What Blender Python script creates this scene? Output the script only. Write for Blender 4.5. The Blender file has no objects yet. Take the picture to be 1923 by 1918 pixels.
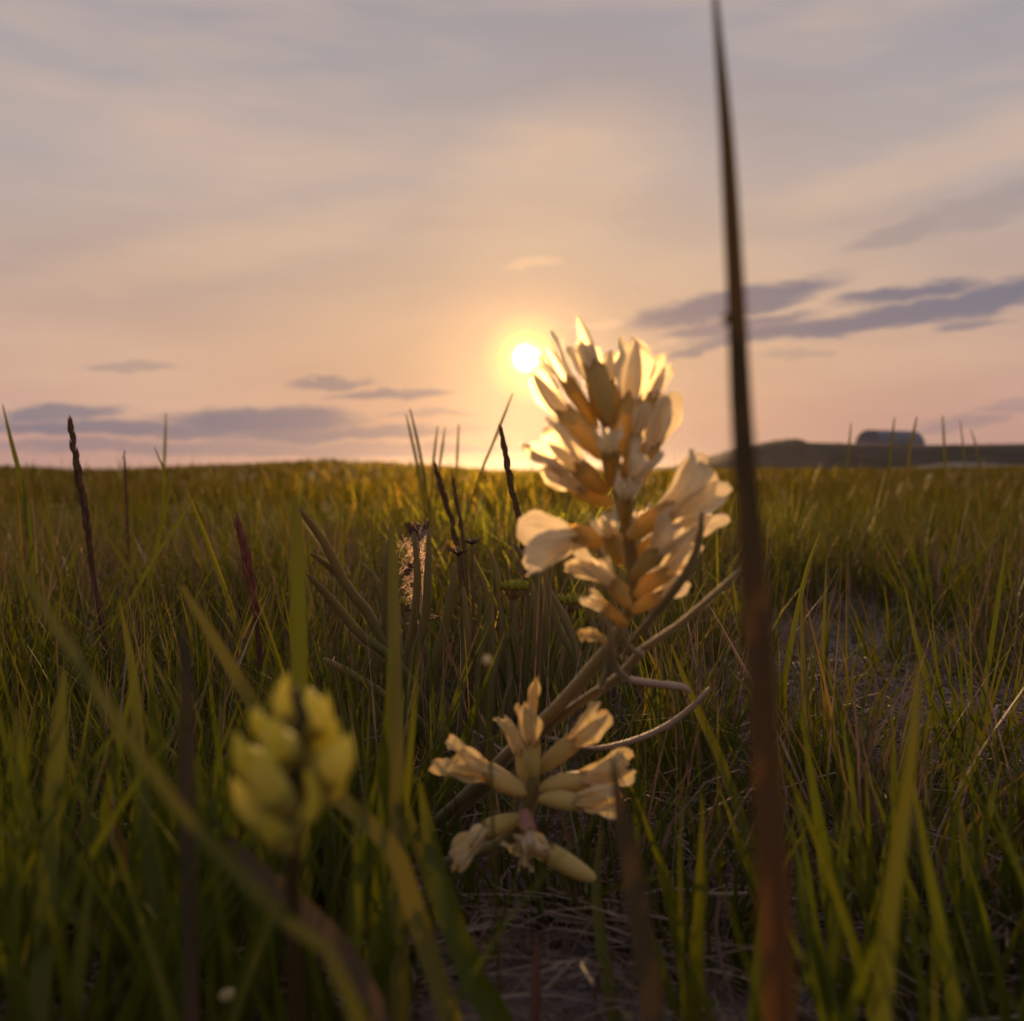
import bpy, math, random
import numpy as np
from mathutils import Vector, Matrix, noise as mnoise

rng = np.random.default_rng(7)
random.seed(7)
S = bpy.context.scene
C = S.collection
R = math.radians

# ------------------------------------------------------------------ camera
F = 1926.0                                  # focal length in photograph pixels
CAM = Vector((0, 0, 0.15))
PITCH = math.atan((959 - 885) / F)
cam = bpy.data.cameras.new('camera')
cam_o = bpy.data.objects.new('camera', cam)
C.objects.link(cam_o)
cam_o.location = CAM
cam_o.rotation_euler = (R(90) - PITCH, 0, 0)
cam.sensor_width = 36
cam.lens = 36 * F / 1923
cam.clip_start = 0.01
cam.clip_end = 6000
cam.dof.use_dof = True
cam.dof.focus_distance = 0.46
cam.dof.aperture_fstop = 13.0
S.camera = cam_o

# ------------------------------------------------------------------ colour management
S.view_settings.view_transform = 'Standard'
S.view_settings.look = 'None'
S.view_settings.gamma = 1
S.view_settings.use_curve_mapping = False
S.view_settings.exposure = 0
S.cycles.use_denoising = True
S.cycles.max_bounces = 8
S.cycles.transparent_max_bounces = 8
S.cycles.sample_clamp_indirect = 4

# ------------------------------------------------------------------ sky
SUN_EL = R(6.25)
SUN_AZ = R(0.80)                            # to the right of +Y
SUN_DIR = Vector((math.sin(SUN_AZ) * math.cos(SUN_EL), math.cos(SUN_AZ) * math.cos(SUN_EL), math.sin(SUN_EL)))
W = bpy.data.worlds.new('World')
S.world = W
W.use_nodes = True
nt = W.node_tree
nt.nodes.clear()
def N(t, **kw):
    n = nt.nodes.new(t)
    for k, v in kw.items():
        setattr(n, k, v)
    return n
def L(a, b): nt.links.new(a, b)
def setin(sock, v):
    if isinstance(v, bpy.types.NodeSocket): L(v, sock)
    else: sock.default_value = v
def M(op, a, b=0.0, c=None, clamp=False):
    n = N('ShaderNodeMath', operation=op, use_clamp=clamp)
    setin(n.inputs[0], a); setin(n.inputs[1], b)
    if c is not None: setin(n.inputs[2], c)
    return n.outputs[0]
def V(op, a, b):
    n = N('ShaderNodeVectorMath', operation=op)
    setin(n.inputs[0], a); setin(n.inputs[1], b)
    return n
def RAMP(x, lo, hi, stops, interp='LINEAR'):
    m = N('ShaderNodeMapRange'); setin(m.inputs[0], x)
    m.inputs[1].default_value = lo; m.inputs[2].default_value = hi
    r = N('ShaderNodeValToRGB'); L(m.outputs[0], r.inputs[0])
    cr = r.color_ramp; cr.interpolation = interp
    while len(cr.elements) > 1: cr.elements.remove(cr.elements[-1])
    for i, (p, c) in enumerate(stops):
        e = cr.elements[0] if i == 0 else cr.elements.new((p - lo) / (hi - lo))
        e.position = (p - lo) / (hi - lo); e.color = (*c, 1) if len(c) == 3 else c
    return r.outputs[0]
def lin(r, g, b):
    f = lambda c: (c / 255 / 12.92) if c / 255 <= 0.04045 else ((c / 255 + 0.055) / 1.055) ** 2.4
    return (f(r), f(g), f(b))
def MIX(fac, a, b, mode='MIX'):
    n = N('ShaderNodeMix', data_type='RGBA', blend_type=mode)
    setin(n.inputs[0], fac); setin(n.inputs[6], a if isinstance(a, bpy.types.NodeSocket) else (*a, 1)); setin(n.inputs[7], b if isinstance(b, bpy.types.NodeSocket) else (*b, 1))
    return n.outputs[2]

tc = N('ShaderNodeTexCoord')
DIR = tc.outputs['Generated']
sep = N('ShaderNodeSeparateXYZ'); L(DIR, sep.inputs[0])
EL = M('MULTIPLY', M('ARCSINE', sep.outputs[2]), 57.29578)
AZ = M('MULTIPLY', M('ARCTAN2', sep.outputs[0], sep.outputs[1]), 57.29578)
TH = M('MULTIPLY', M('ARCCOSINE', V('DOT_PRODUCT', DIR, tuple(SUN_DIR)).outputs[1]), 57.29578)
base = RAMP(EL, -10, 90, [
    (-10, lin(140, 112, 108)), (0, lin(190, 148, 140)), (2.5, lin(194, 151, 141)), (6, lin(199, 163, 147)),
    (11, lin(194, 171, 159)), (16, lin(180, 168, 166)), (21, lin(166, 160, 165)), (27, lin(153, 150, 160)),
    (45, lin(140, 142, 156)), (90, lin(128, 134, 152))])
# a little physical sky under the thin veil of high cloud
sky = N('ShaderNodeTexSky', sky_type='NISHITA', sun_disc=False)
sky.sun_elevation = SUN_EL; sky.sun_rotation = SUN_AZ
sky.air_density = 1.2; sky.dust_density = 2.0
# thin cirrus streaks
cir = N('ShaderNodeCombineXYZ'); L(AZ, cir.inputs[0]); L(EL, cir.inputs[1])
mp = N('ShaderNodeMapping'); L(cir.outputs[0], mp.inputs[0])
mp.inputs['Rotation'].default_value = (0, 0, R(14)); mp.inputs['Scale'].default_value = (0.035, 0.16, 1)
nz = N('ShaderNodeTexNoise'); L(mp.outputs[0], nz.inputs[0]); nz.inputs['Scale'].default_value = 1.0; nz.inputs['Detail'].default_value = 4; nz.inputs['Roughness'].default_value = 0.5
nzf = M('SUBTRACT', nz.outputs[0], 0.5)
base = MIX(M('MULTIPLY', nzf, 2.3, clamp=True), base, lin(232, 196, 168))
base = MIX(M('MULTIPLY', nzf, -1.9, clamp=True), base, lin(148, 132, 138))
# glow of the low sun in the veil
gl = RAMP(TH, 0, 60, [(0, (1,) * 3), (1.6, (.50,) * 3), (3, (.38,) * 3), (6, (.31,) * 3), (10, (.26,) * 3), (16, (.17,) * 3), (26, (.06,) * 3), (45, (0,) * 3)])
gl = M('MULTIPLY', gl, RAMP(EL, 0, 40, [(0, (1,) * 3), (8, (1,) * 3), (14, (.62,) * 3), (22, (.4,) * 3), (40, (.3,) * 3)]))
base = MIX(gl, base, lin(255, 196, 122))
# flat grey cloud banks low over the horizon: (px, py, half width, half height, slope, strength)
wn = N('ShaderNodeTexNoise'); wm = N('ShaderNodeMapping'); L(cir.outputs[0], wm.inputs[0])
wm.inputs['Scale'].default_value = (0.30, 0.95, 1); L(wm.outputs[0], wn.inputs[0]); wn.inputs['Scale'].default_value = 1.0; wn.inputs['Detail'].default_value = 6; wn.inputs['Roughness'].default_value = 0.62
wsub = V('SUBTRACT', wn.outputs[1], (0.5, 0.5, 0.5))
wmul = V('MULTIPLY', wsub.outputs[0], (4.2, 1.35, 0))
UV = V('ADD', cir.outputs[0], wmul.outputs[0]).outputs[0]
CL = [(1365, 575, 190, 26, .16, 1), (1390, 613, 130, 14, .10, .9), (1700, 553, 115, 15, .10, 1), (1855, 560, 105, 28, .18, 1),
      (1720, 587, 170, 18, .12, 1), (1540, 620, 240, 17, .07, 1), (1330, 656, 75, 9, .18, .8), (1810, 613, 60, 9, .05, .7), (1500, 668, 70, 7, 0, .3),
      (1690, 440, 100, 18, .2, .35), (1850, 395, 140, 30, .2, .28), (110, 777, 105, 14, .06, .85), (490, 790, 180, 26, .02, 1), (240, 806, 260, 15, .0, .9),
      (640, 815, 230, 15, .04, .9), (400, 842, 420, 13, 0, .6), (730, 741, 105, 9, .06, .9), (620, 722, 80, 8, .05, .75), (800, 773, 90, 7, 0, .5),
      (250, 693, 70, 9, .05, .4), (690, 846, 260, 12, 0, .6), (1795, 797, 70, 13, .12, .45), (1900, 762, 60, 10, .05, .35)]
def cloud_mask(lst, soft=(1.5, .45)):
    acc = None
    for px, py, hw, hh, sl, st in lst:
        u = math.degrees(math.atan((px - 961.5) / F)); v = math.degrees(math.atan((885 - py) / F * math.cos(R(u))))
        a = math.degrees(hw / F); b = math.degrees(hh / F)
        d = V('SUBTRACT', UV, (u, v, 0)).outputs[0]
        s = N('ShaderNodeSeparateXYZ'); L(d, s.inputs[0])
        yy = M('MULTIPLY_ADD', s.outputs[0], -sl, s.outputs[1])
        q = M('SQRT', M('ADD', M('POWER', M('ABSOLUTE', M('MULTIPLY', s.outputs[0], 1 / a)), 2.0), M('POWER', M('ABSOLUTE', M('MULTIPLY', yy, 1 / b)), 2.0)))
        mr = N('ShaderNodeMapRange', interpolation_type='SMOOTHSTEP'); L(q, mr.inputs[0])
        mr.inputs[1].default_value = soft[0]; mr.inputs[2].default_value = soft[1]; mr.inputs[3].default_value = 0; mr.inputs[4].default_value = st
        acc = mr.outputs[0] if acc is None else M('MAXIMUM', acc, mr.outputs[0])
    return acc
# wisps the sun shines through
acc = cloud_mask([(1040, 350, 210, 130, .25, .42), (1060, 300, 120, 60, .3, .5), (1002, 498, 45, 12, .1, .9), (400, 480, 300, 45, .22, .35), (640, 420, 200, 30, .2, .2), (1130, 610, 90, 7, .12, .8), (1300, 640, 120, 7, .1, .6), (1480, 640, 160, 8, .1, .4), (1700, 330, 260, 40, .2, .3)])
base = MIX(M('MULTIPLY', acc, .6), base, lin(252, 206, 160))
acc = cloud_mask(CL, (1.35, .6))
cloud_col = MIX(gl, lin(112, 114, 132), lin(198, 144, 112))
base = MIX(M('MULTIPLY', acc, 0.92), base, cloud_col)
# the disc of the sun and its tight aureole
aur = RAMP(TH, 0, 2.6, [(0, (8, 7.4, 5.4)), (.62, (8, 7.4, 5.4)), (.72, (1.7, 1.2, .20)), (1.15, (.85, .56, .05)), (1.6, (.22, .14, .01)), (2.6, (0, 0, 0))])
base = MIX(1.0, base, aur, 'ADD')
bg1 = N('ShaderNodeBackground'); L(base, bg1.inputs[0]); bg1.inputs[1].default_value = 1.0
bg2 = N('ShaderNodeBackground'); L(sky.outputs[0], bg2.inputs[0]); bg2.inputs[1].default_value = 0.0
add = N('ShaderNodeMixShader'); add.inputs[0].default_value = 0.97; L(bg2.outputs[0], add.inputs[1]); L(bg1.outputs[0], add.inputs[2])   # the veil of high cloud hides most of the clear sky
wo = N('ShaderNodeOutputWorld'); L(add.outputs[0], wo.inputs[0])
NISHITA_STRENGTH = 0.05
bg2.inputs[1].default_value = NISHITA_STRENGTH
W.cycles.sampling_method = 'MANUAL'
W.cycles.sample_map_resolution = 1024

# ------------------------------------------------------------------ sun lamp
sl = bpy.data.lights.new('sun', 'SUN')
sl.energy = 4.0
sl.angle = R(0.6)
sl.color = (1.0, 0.56, 0.24)
so = bpy.data.objects.new('sun', sl)
C.objects.link(so)
so.rotation_euler = (-SUN_DIR).to_track_quat('-Z', 'Y').to_euler()

# ------------------------------------------------------------------ helpers
_cp, _sp = math.cos(PITCH), math.sin(PITCH)
def P(px, py, d):
    """a point seen at photograph pixel (px, py), d metres ahead of the camera"""
    x = (px - 961.5) / F * d; y = -(py - 959) / F * d
    return Vector((x, d * _cp + y * _sp, CAM.z - d * _sp + y * _cp))

def mesh_np(name, v, quads, tris=None, attrs=None):
    me = bpy.data.meshes.new(name)
    v = np.asarray(v, np.float32); q = np.asarray(quads, np.int32).reshape(-1, 4)
    t = np.zeros((0, 3), np.int32) if tris is None else np.asarray(tris, np.int32).reshape(-1, 3)
    me.vertices.add(len(v)); me.vertices.foreach_set('co', v.ravel())
    nl = q.size + t.size
    me.loops.add(nl); me.loops.foreach_set('vertex_index', np.concatenate([q.ravel(), t.ravel()]))
    me.polygons.add(len(q) + len(t))
    st = np.concatenate([np.arange(len(q)) * 4, q.size + np.arange(len(t)) * 3]).astype(np.int32)
    me.polygons.foreach_set('loop_start', st)
    me.polygons.foreach_set('use_smooth', np.ones(len(st), bool))
    for k, a in (attrs or {}).items():
        at = me.attributes.new(k, 'FLOAT', 'POINT'); at.data.foreach_set('value', np.asarray(a, np.float32))
    me.update(calc_edges=True); me.validate()
    return me

def link(name, me, mat, parent=None, loc=(0, 0, 0)):
    o = bpy.data.objects.new(name, me); C.objects.link(o)
    if mat is not None and not me.materials: me.materials.append(mat)
    if parent is not None: o.parent = parent
    o.location = loc
    return o

def tag(o, label=None, cat=None, group=None, kind=None):
    if label: o['label'] = label
    if cat: o['category'] = cat
    if group: o['group'] = group
    if kind: o['kind'] = kind
    return o

def thing(name, label, cat, loc, group=None):
    o = bpy.data.objects.new(name, None); C.objects.link(o)
    o.empty_display_size = 0.01
    o.location = loc
    return tag(o, label, cat, group)

def spline(pts, n):
    """Catmull-Rom through pts (list of arrays of any width), n samples"""
    p = np.asarray(pts, float)
    if len(p) == 2:
        t = np.linspace(0, 1, n)[:, None]
        return p[0] * (1 - t) + p[1] * t
    e = np.vstack([2 * p[0] - p[1], p, 2 * p[-1] - p[-2]])
    seg = np.linalg.norm(np.diff(p[:, :3], axis=0), axis=1); cum = np.concatenate([[0], np.cumsum(seg)]) / max(seg.sum(), 1e-9)
    out = []
    for t in np.linspace(0, 1, n):
        i = min(np.searchsorted(cum, t, side='right') - 1, len(p) - 2)
        f = (t - cum[i]) / max(cum[i + 1] - cum[i], 1e-9)
        a, b, c, d = e[i], e[i + 1], e[i + 2], e[i + 3]
        out.append(.5 * ((2 * b) + (-a + c) * f + (2 * a - 5 * b + 4 * c - d) * f * f + (-a + 3 * b - 3 * c + d) * f ** 3))
    return np.array(out)

def frames(c):
    """tangents and two normals along a curve; normal one stays as close to 'facing the viewer' as it can"""
    T = np.gradient(c, axis=0); T /= np.linalg.norm(T, axis=1)[:, None] + 1e-12
    ref = np.array([0.0, -1.0, 0.25]); ref /= np.linalg.norm(ref)
    Nn = ref[None] - (T @ ref)[:, None] * T
    bad = np.linalg.norm(Nn, axis=1) < .15
    if bad.any():
        alt = np.array([0, 0, 1.0]); Nn[bad] = alt - (T[bad] @ alt)[:, None] * T[bad]
    Nn /= np.linalg.norm(Nn, axis=1)[:, None] + 1e-12
    B = np.cross(T, Nn)
    return T, Nn, B

def tube(c, r, k=8, flat=1.0, cap=True):
    c = np.asarray(c, float); n = len(c)
    r = np.full(n, r) if np.isscalar(r) else np.asarray(r, float)
    T, A, B = frames(c)
    a = np.linspace(0, 2 * np.pi, k, endpoint=False)
    v = c[:, None] + r[:, None, None] * (np.cos(a)[None, :, None] * B[:, None] + flat * np.sin(a)[None, :, None] * A[:, None])
    v = v.reshape(-1, 3)
    i = np.arange(n - 1)[:, None] * k; j = np.arange(k)[None]; j2 = (j + 1) % k
    q = np.stack([i + j, i + j2, i + k + j2, i + k + j], -1).reshape(-1, 4)
    tr = []
    if cap:
        v = np.vstack([v, c[0], c[-1]]); m = n * k
        tr = [(m, (x + 1) % k, x) for x in range(k)] + [(m + 1, (n - 1) * k + x, (n - 1) * k + (x + 1) % k) for x in range(k)]
    return v, q, tr

def ribbon(c, w, fold=.35, twist=0.0):
    """a grass blade: centre line c, widths w, folded along its midrib, with a real thickness at the rib"""
    c = np.asarray(c, float); n = len(c); w = np.asarray(w, float)
    T, A, B = frames(c)
    th = np.linspace(0, 1, n) * twist
    Bx = B * np.cos(th)[:, None] + A * np.sin(th)[:, None]
    Ax = -B * np.sin(th)[:, None] + A * np.cos(th)[:, None]
    h = w[:, None] * .5
    v = np.stack([c - Bx * h + Ax * h * fold, c - Bx * h * .5 + Ax * h * fold * .35, c, c + Bx * h * .5 + Ax * h * fold * .35, c + Bx * h + Ax * h * fold], 1).reshape(-1, 3)
    i = np.arange(n - 1)[:, None] * 5; j = np.arange(4)[None]
    q = np.stack([i + j, i + j + 1, i + 6 + j, i + 5 + j], -1).reshape(-1, 4)
    t = np.repeat(np.linspace(0, 1, n), 5)
    return v, q, t

def joinm(parts):
    """join (verts, quads, tris) into one"""
    vs, qs, ts, o = [], [], [], 0
    for p in parts:
        v, q = p[0], p[1]; t = p[2] if len(p) > 2 else []
        vs.append(np.asarray(v)); qs.append(np.asarray(q, int).reshape(-1, 4) + o)
        t = np.asarray(t, int).reshape(-1, 3)
        ts.append(t + o); o += len(v)
    return np.vstack(vs), np.vstack(qs), np.vstack(ts)

# ------------------------------------------------------------------ materials
def mat_new(name):
    m = bpy.data.materials.new(name); m.use_nodes = True
    m.node_tree.nodes.clear()
    return m

def leaf_mat(name, stops, trans=.45, tmul=(1.5, 1.35, .7), rough=.55, spec=.25, nscale=60, namp=.5, attr=None, along=None, stretch=(1, 1, .15), bump=.15, sheen=0.0, veins=0.0, fwd=0.0, fro=.8):
    """thin plant tissue: reflecting front, light shining through; colour picked per plant part from a ramp by noise (or attribute)"""
    global nt
    m = mat_new(name); keep = nt; nt = m.node_tree
    tcx = N('ShaderNodeTexCoord'); mpx = N('ShaderNodeMapping'); L(tcx.outputs['Object'], mpx.inputs[0]); mpx.inputs['Scale'].default_value = stretch
    n1 = N('ShaderNodeTexNoise'); L(mpx.outputs[0], n1.inputs[0]); n1.inputs['Scale'].default_value = nscale; n1.inputs['Detail'].default_value = 4
    f = M('MULTIPLY_ADD', M('SUBTRACT', n1.outputs[0], .5), namp * 1.6, .5)
    if attr:
        at = N('ShaderNodeAttribute', attribute_name=attr)
        f = M('ADD', M('MULTIPLY', at.outputs['Fac'], 1 - namp * .5), M('MULTIPLY', M('SUBTRACT', n1.outputs[0], .5), namp))
    else:
        oi = N('ShaderNodeObjectInfo')
        f = M('ADD', f, M('MULTIPLY', M('SUBTRACT', oi.outputs['Random'], .5), .5))
    col = RAMP(f, 0, 1, [(p, c) for p, c in stops])
    if along:
        at2 = N('ShaderNodeAttribute', attribute_name='t')
        col = MIX(RAMP(at2.outputs['Fac'], 0, 1, [(0, (along[1],) * 3), (.25, (along[1] * .5,) * 3), (.5, (0,) * 3), (.8, (along[3] * .2,) * 3), (1, (along[3],) * 3)]), col, along[0] if not along[2] else along[0])
    p = N('ShaderNodeBsdfPrincipled'); L(col, p.inputs['Base Color']); p.inputs['Roughness'].default_value = rough
    p.inputs['Specular IOR Level'].default_value = spec
    if veins:                                                        # fine veins fanning along the petal, and a thinner bleached rim
        au = N('ShaderNodeAttribute', attribute_name='u'); at_ = N('ShaderNodeAttribute', attribute_name='t')
        cv = N('ShaderNodeCombineXYZ'); L(M('MULTIPLY', au.outputs['Fac'], 9.0), cv.inputs[0]); L(M('MULTIPLY', at_.outputs['Fac'], 1.3), cv.inputs[1]); L(n1.outputs[0], cv.inputs[2])
        nv = N('ShaderNodeTexNoise'); L(cv.outputs[0], nv.inputs[0]); nv.inputs['Scale'].default_value = 1.6; nv.inputs['Detail'].default_value = 3
        vf = RAMP(nv.outputs[0], 0, 1, [(.40, (1,) * 3), (.50, (0,) * 3), (.60, (0,) * 3), (.68, (.5,) * 3)])
        col = MIX(M('MULTIPLY', vf, veins), col, (.52, .36, .17))
        rim = M('MULTIPLY', RAMP(at_.outputs['Fac'], 0, 1, [(.80, (0,) * 3), (1, (1,) * 3)]), RAMP(n1.outputs[0], 0, 1, [(.42, (0,) * 3), (.62, (1,) * 3)]))
        col = MIX(M('MULTIPLY', rim, veins * 1.4, clamp=True), col, (.40, .22, .09))
        nt.links.new(col, p.inputs['Base Color'])
    if sheen: p.inputs['Sheen Weight'].default_value = sheen; p.inputs['Sheen Roughness'].default_value = .35
    if bump:
        n2 = N('ShaderNodeTexNoise'); L(mpx.outputs[0], n2.inputs[0]); n2.inputs['Scale'].default_value = nscale * 9; n2.inputs['Detail'].default_value = 3
        b = N('ShaderNodeBump'); b.inputs['Strength'].default_value = bump; b.inputs['Distance'].default_value = .0006; L(n2.outputs[0], b.inputs['Height']); L(b.outputs[0], p.inputs['Normal'])
    tr = N('ShaderNodeBsdfTranslucent'); L(MIX(1.0, col, tmul, 'MULTIPLY'), tr.inputs[0])
    if fwd:                                                          # living tissue passes part of the light nearly straight on
        rf = N('ShaderNodeBsdfRefraction'); L(MIX(1.0, col, tuple(c * 1.4 for c in tmul), 'MULTIPLY'), rf.inputs[0]); rf.inputs['IOR'].default_value = 1.15; rf.inputs['Roughness'].default_value = fro
        m2 = N('ShaderNodeMixShader'); m2.inputs[0].default_value = fwd; L(tr.outputs[0], m2.inputs[1]); L(rf.outputs[0], m2.inputs[2]); tr = m2
    mx = N('ShaderNodeMixShader'); mx.inputs[0].default_value = trans; L(p.outputs[0], mx.inputs[1]); L(tr.outputs[0], mx.inputs[2])
    o = N('ShaderNodeOutputMaterial'); L(mx.outputs[0], o.inputs[0])
    nt = keep
    return m

G_NEAR = [(0, (.042, .056, .007)), (.35, (.082, .094, .011)), (.62, (.118, .116, .018)), (.78, (.16, .115, .034)), (.92, (.26, .16, .08)), (1, (.30, .20, .12))]
mat_grass = leaf_mat('grass_blade_green', G_NEAR, trans=.50, tmul=(1.4, 1.4, .45), fwd=.26, fro=.7, attr='tint', nscale=40, along=((.17, .105, .05), .5, 0, .12))
mat_fore = leaf_mat('foreground_grass', [(0, (.062, .084, .007)), (.4, (.102, .120, .010)), (.75, (.138, .130, .013)), (.9, (.15, .09, .026)), (1, (.22, .14, .07))], trans=.42, tmul=(1.4, 1.4, .4), fwd=.25, attr='tint', nscale=30, along=((.14, .085, .035), .4, 0, .1))
mat_far = leaf_mat('grass_field', [(0, (.044, .058, .009)), (.5, (.088, .094, .014)), (.8, (.125, .095, .022)), (1, (.18, .11, .045))], trans=.50, tmul=(1.5, 1.15, .40), fwd=.26, fro=.62, attr='tint', nscale=8, bump=0)
mat_blade = leaf_mat('foreground_blade', [(0, (.062, .084, .008)), (.5, (.098, .112, .011)), (1, (.135, .124, .017))], trans=.42, tmul=(1.4, 1.4, .4), fwd=.25, nscale=25, along=((.15, .085, .03), .3, 0, .2))
mat_blade_olive = leaf_mat('olive_blade', [(0, (.080, .086, .010)), (.5, (.118, .112, .014)), (1, (.155, .122, .025))], trans=.28, tmul=(1.2, 1.15, .5), nscale=25)
mat_blade_brown = leaf_mat('dry_brown_blade', [(0, (.06, .042, .018)), (.4, (.095, .060, .026)), (1, (.16, .085, .045))], trans=.25, nscale=25)
mat_red = leaf_mat('reddish_stem', [(0, (.06, .026, .014)), (.5, (.10, .038, .018)), (1, (.15, .06, .026))], trans=.15, nscale=40)
mat_dark_stem = leaf_mat('dark_grass_stem', [(0, (.030, .022, .008)), (.5, (.050, .034, .010)), (1, (.085, .050, .015))], trans=.14, nscale=18, stretch=(1, 1, .2), along=((.14, .060, .018), 1, 0, 0.0))
mat_spike = leaf_mat('seed_spike', [(0, (.10, .045, .03)), (.45, (.17, .085, .04)), (.75, (.15, .11, .045)), (1, (.25, .14, .07))], trans=.3, nscale=300, stretch=(1, 1, 1))
mat_spike_red = leaf_mat('red_seed_spike', [(0, (.17, .04, .03)), (.5, (.24, .075, .045)), (1, (.30, .15, .09))], trans=.3, nscale=300, stretch=(1, 1, 1))
mat_petal = leaf_mat('cream_petal', [(0, (.80, .71, .53)), (.5, (.87, .80, .64)), (1, (.90, .85, .73))], trans=.64, tmul=(1.04, 1.0, .84), fwd=.04, rough=.6, spec=.2, nscale=160, namp=.8, stretch=(1, 1, 1), bump=.25, veins=.35)
mat_petal_old = leaf_mat('yellowed_petal', [(0, (.62, .46, .21)), (.4, (.76, .63, .34)), (.8, (.84, .76, .50)), (1, (.87, .80, .60))], trans=.45, tmul=(1.02, .97, .78), rough=.65, spec=.15, nscale=170, namp=.9, stretch=(1, 1, 1), bump=.35, veins=.5)
mat_calyx = leaf_mat('hairy_calyx', [(0, (.42, .33, .09)), (.5, (.56, .46, .15)), (1, (.66, .57, .24))], trans=.5, tmul=(1.15, .92, .45), fwd=.10, nscale=140, stretch=(1, 1, 1), sheen=.15, bump=.4, along=((.12, .06, .02), 0, 0, .7))
mat_calyx_old = leaf_mat('yellow_calyx', [(0, (.46, .35, .09)), (.5, (.60, .48, .16)), (1, (.68, .57, .25))], trans=.3, tmul=(1.15, .9, .5), nscale=150, stretch=(1, 1, 1), sheen=.12, bump=.4, along=((.16, .07, .03), 0, 0, .8))
mat_pink = leaf_mat('pink_calyx', [(0, (.34, .16, .13)), (1, (.50, .28, .22))], trans=.3, nscale=150, stretch=(1, 1, 1))
mat_stem = leaf_mat('flower_stem', [(0, (.16, .115, .04)), (.5, (.23, .17, .065)), (1, (.29, .22, .10))], trans=.15, nscale=90, sheen=.4, bump=.3)
mat_bud = leaf_mat('green_bud', [(0, (.56, .52, .05)), (.5, (.68, .65, .11)), (1, (.78, .74, .30))], trans=.52, tmul=(1.2, 1.1, .3), nscale=70, stretch=(1, 1, 1), bump=.2)
mat_bud_calyx = leaf_mat('bud_calyx', [(0, (.28, .25, .035)), (.5, (.36, .33, .06)), (1, (.44, .41, .10))], trans=.35, tmul=(1.2, 1.0, .3), nscale=120, stretch=(1, 1, 1))
mat_bud_dark = leaf_mat('bud_axis', [(0, (.035, .024, .008)), (1, (.065, .05, .014))], trans=.1, nscale=80)
mat_fleshy = leaf_mat('grey_green_leaf', [(0, (.15, .145, .045)), (.5, (.21, .19, .065)), (1, (.26, .225, .10))], trans=.30, tmul=(1.4, 1.2, .5), fwd=.2, rough=.5, nscale=60, sheen=.18, bump=.4, along=((.22, .13, .07), .3, 0, .5))
mat_dry = leaf_mat('dry_litter', [(0, (.11, .060, .036)), (.4, (.21, .135, .092)), (.8, (.33, .25, .19)), (1, (.44, .36, .30))], trans=.2, attr='tint', nscale=90, tmul=(1.2, 1, .8))
mat_dry_one = leaf_mat('dry_stem', [(0, (.20, .13, .09)), (.5, (.34, .25, .19)), (1, (.46, .38, .32))], trans=.12, nscale=120)
mat_wool = leaf_mat('woolly_hair', [(0, (.62, .50, .40)), (1, (.80, .70, .60))], trans=.6, tmul=(1.15, 1, .85), nscale=200, bump=0, fwd=.25)
mat_dead = leaf_mat('dead_head', [(0, (.07, .035, .025)), (.5, (.14, .07, .045)), (1, (.24, .14, .09))], trans=.2, nscale=300, stretch=(1, 1, 1))
mat_headgreen = leaf_mat('green_head', [(0, (.24, .26, .02)), (1, (.42, .40, .06))], trans=.5, tmul=(1.5, 1.3, .4), nscale=200, stretch=(1, 1, 1))

def ground_mat():
    global nt
    m = mat_new('sandy_soil'); keep = nt; nt = m.node_tree
    tcx = N('ShaderNodeTexCoord'); o = tcx.outputs['Object']
    n1 = N('ShaderNodeTexNoise'); L(o, n1.inputs[0]); n1.inputs['Scale'].default_value = 5; n1.inputs['Detail'].default_value = 6
    n2 = N('ShaderNodeTexNoise'); L(o, n2.inputs[0]); n2.inputs['Scale'].default_value = 130; n2.inputs['Detail'].default_value = 6; n2.inputs['Roughness'].default_value = .7
    n3 = N('ShaderNodeTexNoise'); L(o, n3.inputs[0]); n3.inputs['Scale'].default_value = 1200; n3.inputs['Detail'].default_value = 2
    f = M('ADD', M('MULTIPLY', n1.outputs[0], .5), M('MULTIPLY', n2.outputs[0], .5))
    col = RAMP(f, 0, 1, [(.34, (.050, .032, .024)), (.45, (.15, .108, .088)), (.55, (.27, .215, .190)), (.68, (.40, .34, .31))])
    sp = N('ShaderNodeSeparateXYZ'); L(o, sp.inputs[0])
    far = RAMP(V('LENGTH', o, (0, 0, 0)).outputs[1], 0, 8, [(0, (0,) * 3), (1.4, (0,) * 3), (4, (1,) * 3), (8, (1,) * 3)])
    n4 = N('ShaderNodeTexNoise'); L(o, n4.inputs[0]); n4.inputs['Scale'].default_value = .12; n4.inputs['Detail'].default_value = 5
    col = MIX(far, col, RAMP(n4.outputs[0], 0, 1, [(.35, (.055, .055, .018)), (.55, (.085, .070, .024)), (.7, (.10, .07, .035))]))
    p = N('ShaderNodeBsdfPrincipled'); L(col, p.inputs['Base Color']); p.inputs['Roughness'].default_value = .95; p.inputs['Specular IOR Level'].default_value = .1
    b = N('ShaderNodeBump'); b.inputs['Strength'].default_value = .7; b.inputs['Distance'].default_value = .004
    L(M('ADD', n2.outputs[0], M('MULTIPLY', n3.outputs[0], .35)), b.inputs['Height']); L(b.outputs[0], p.inputs['Normal'])
    ou = N('ShaderNodeOutputMaterial'); L(p.outputs[0], ou.inputs[0]); nt = keep
    return m
mat_ground = ground_mat()

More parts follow.
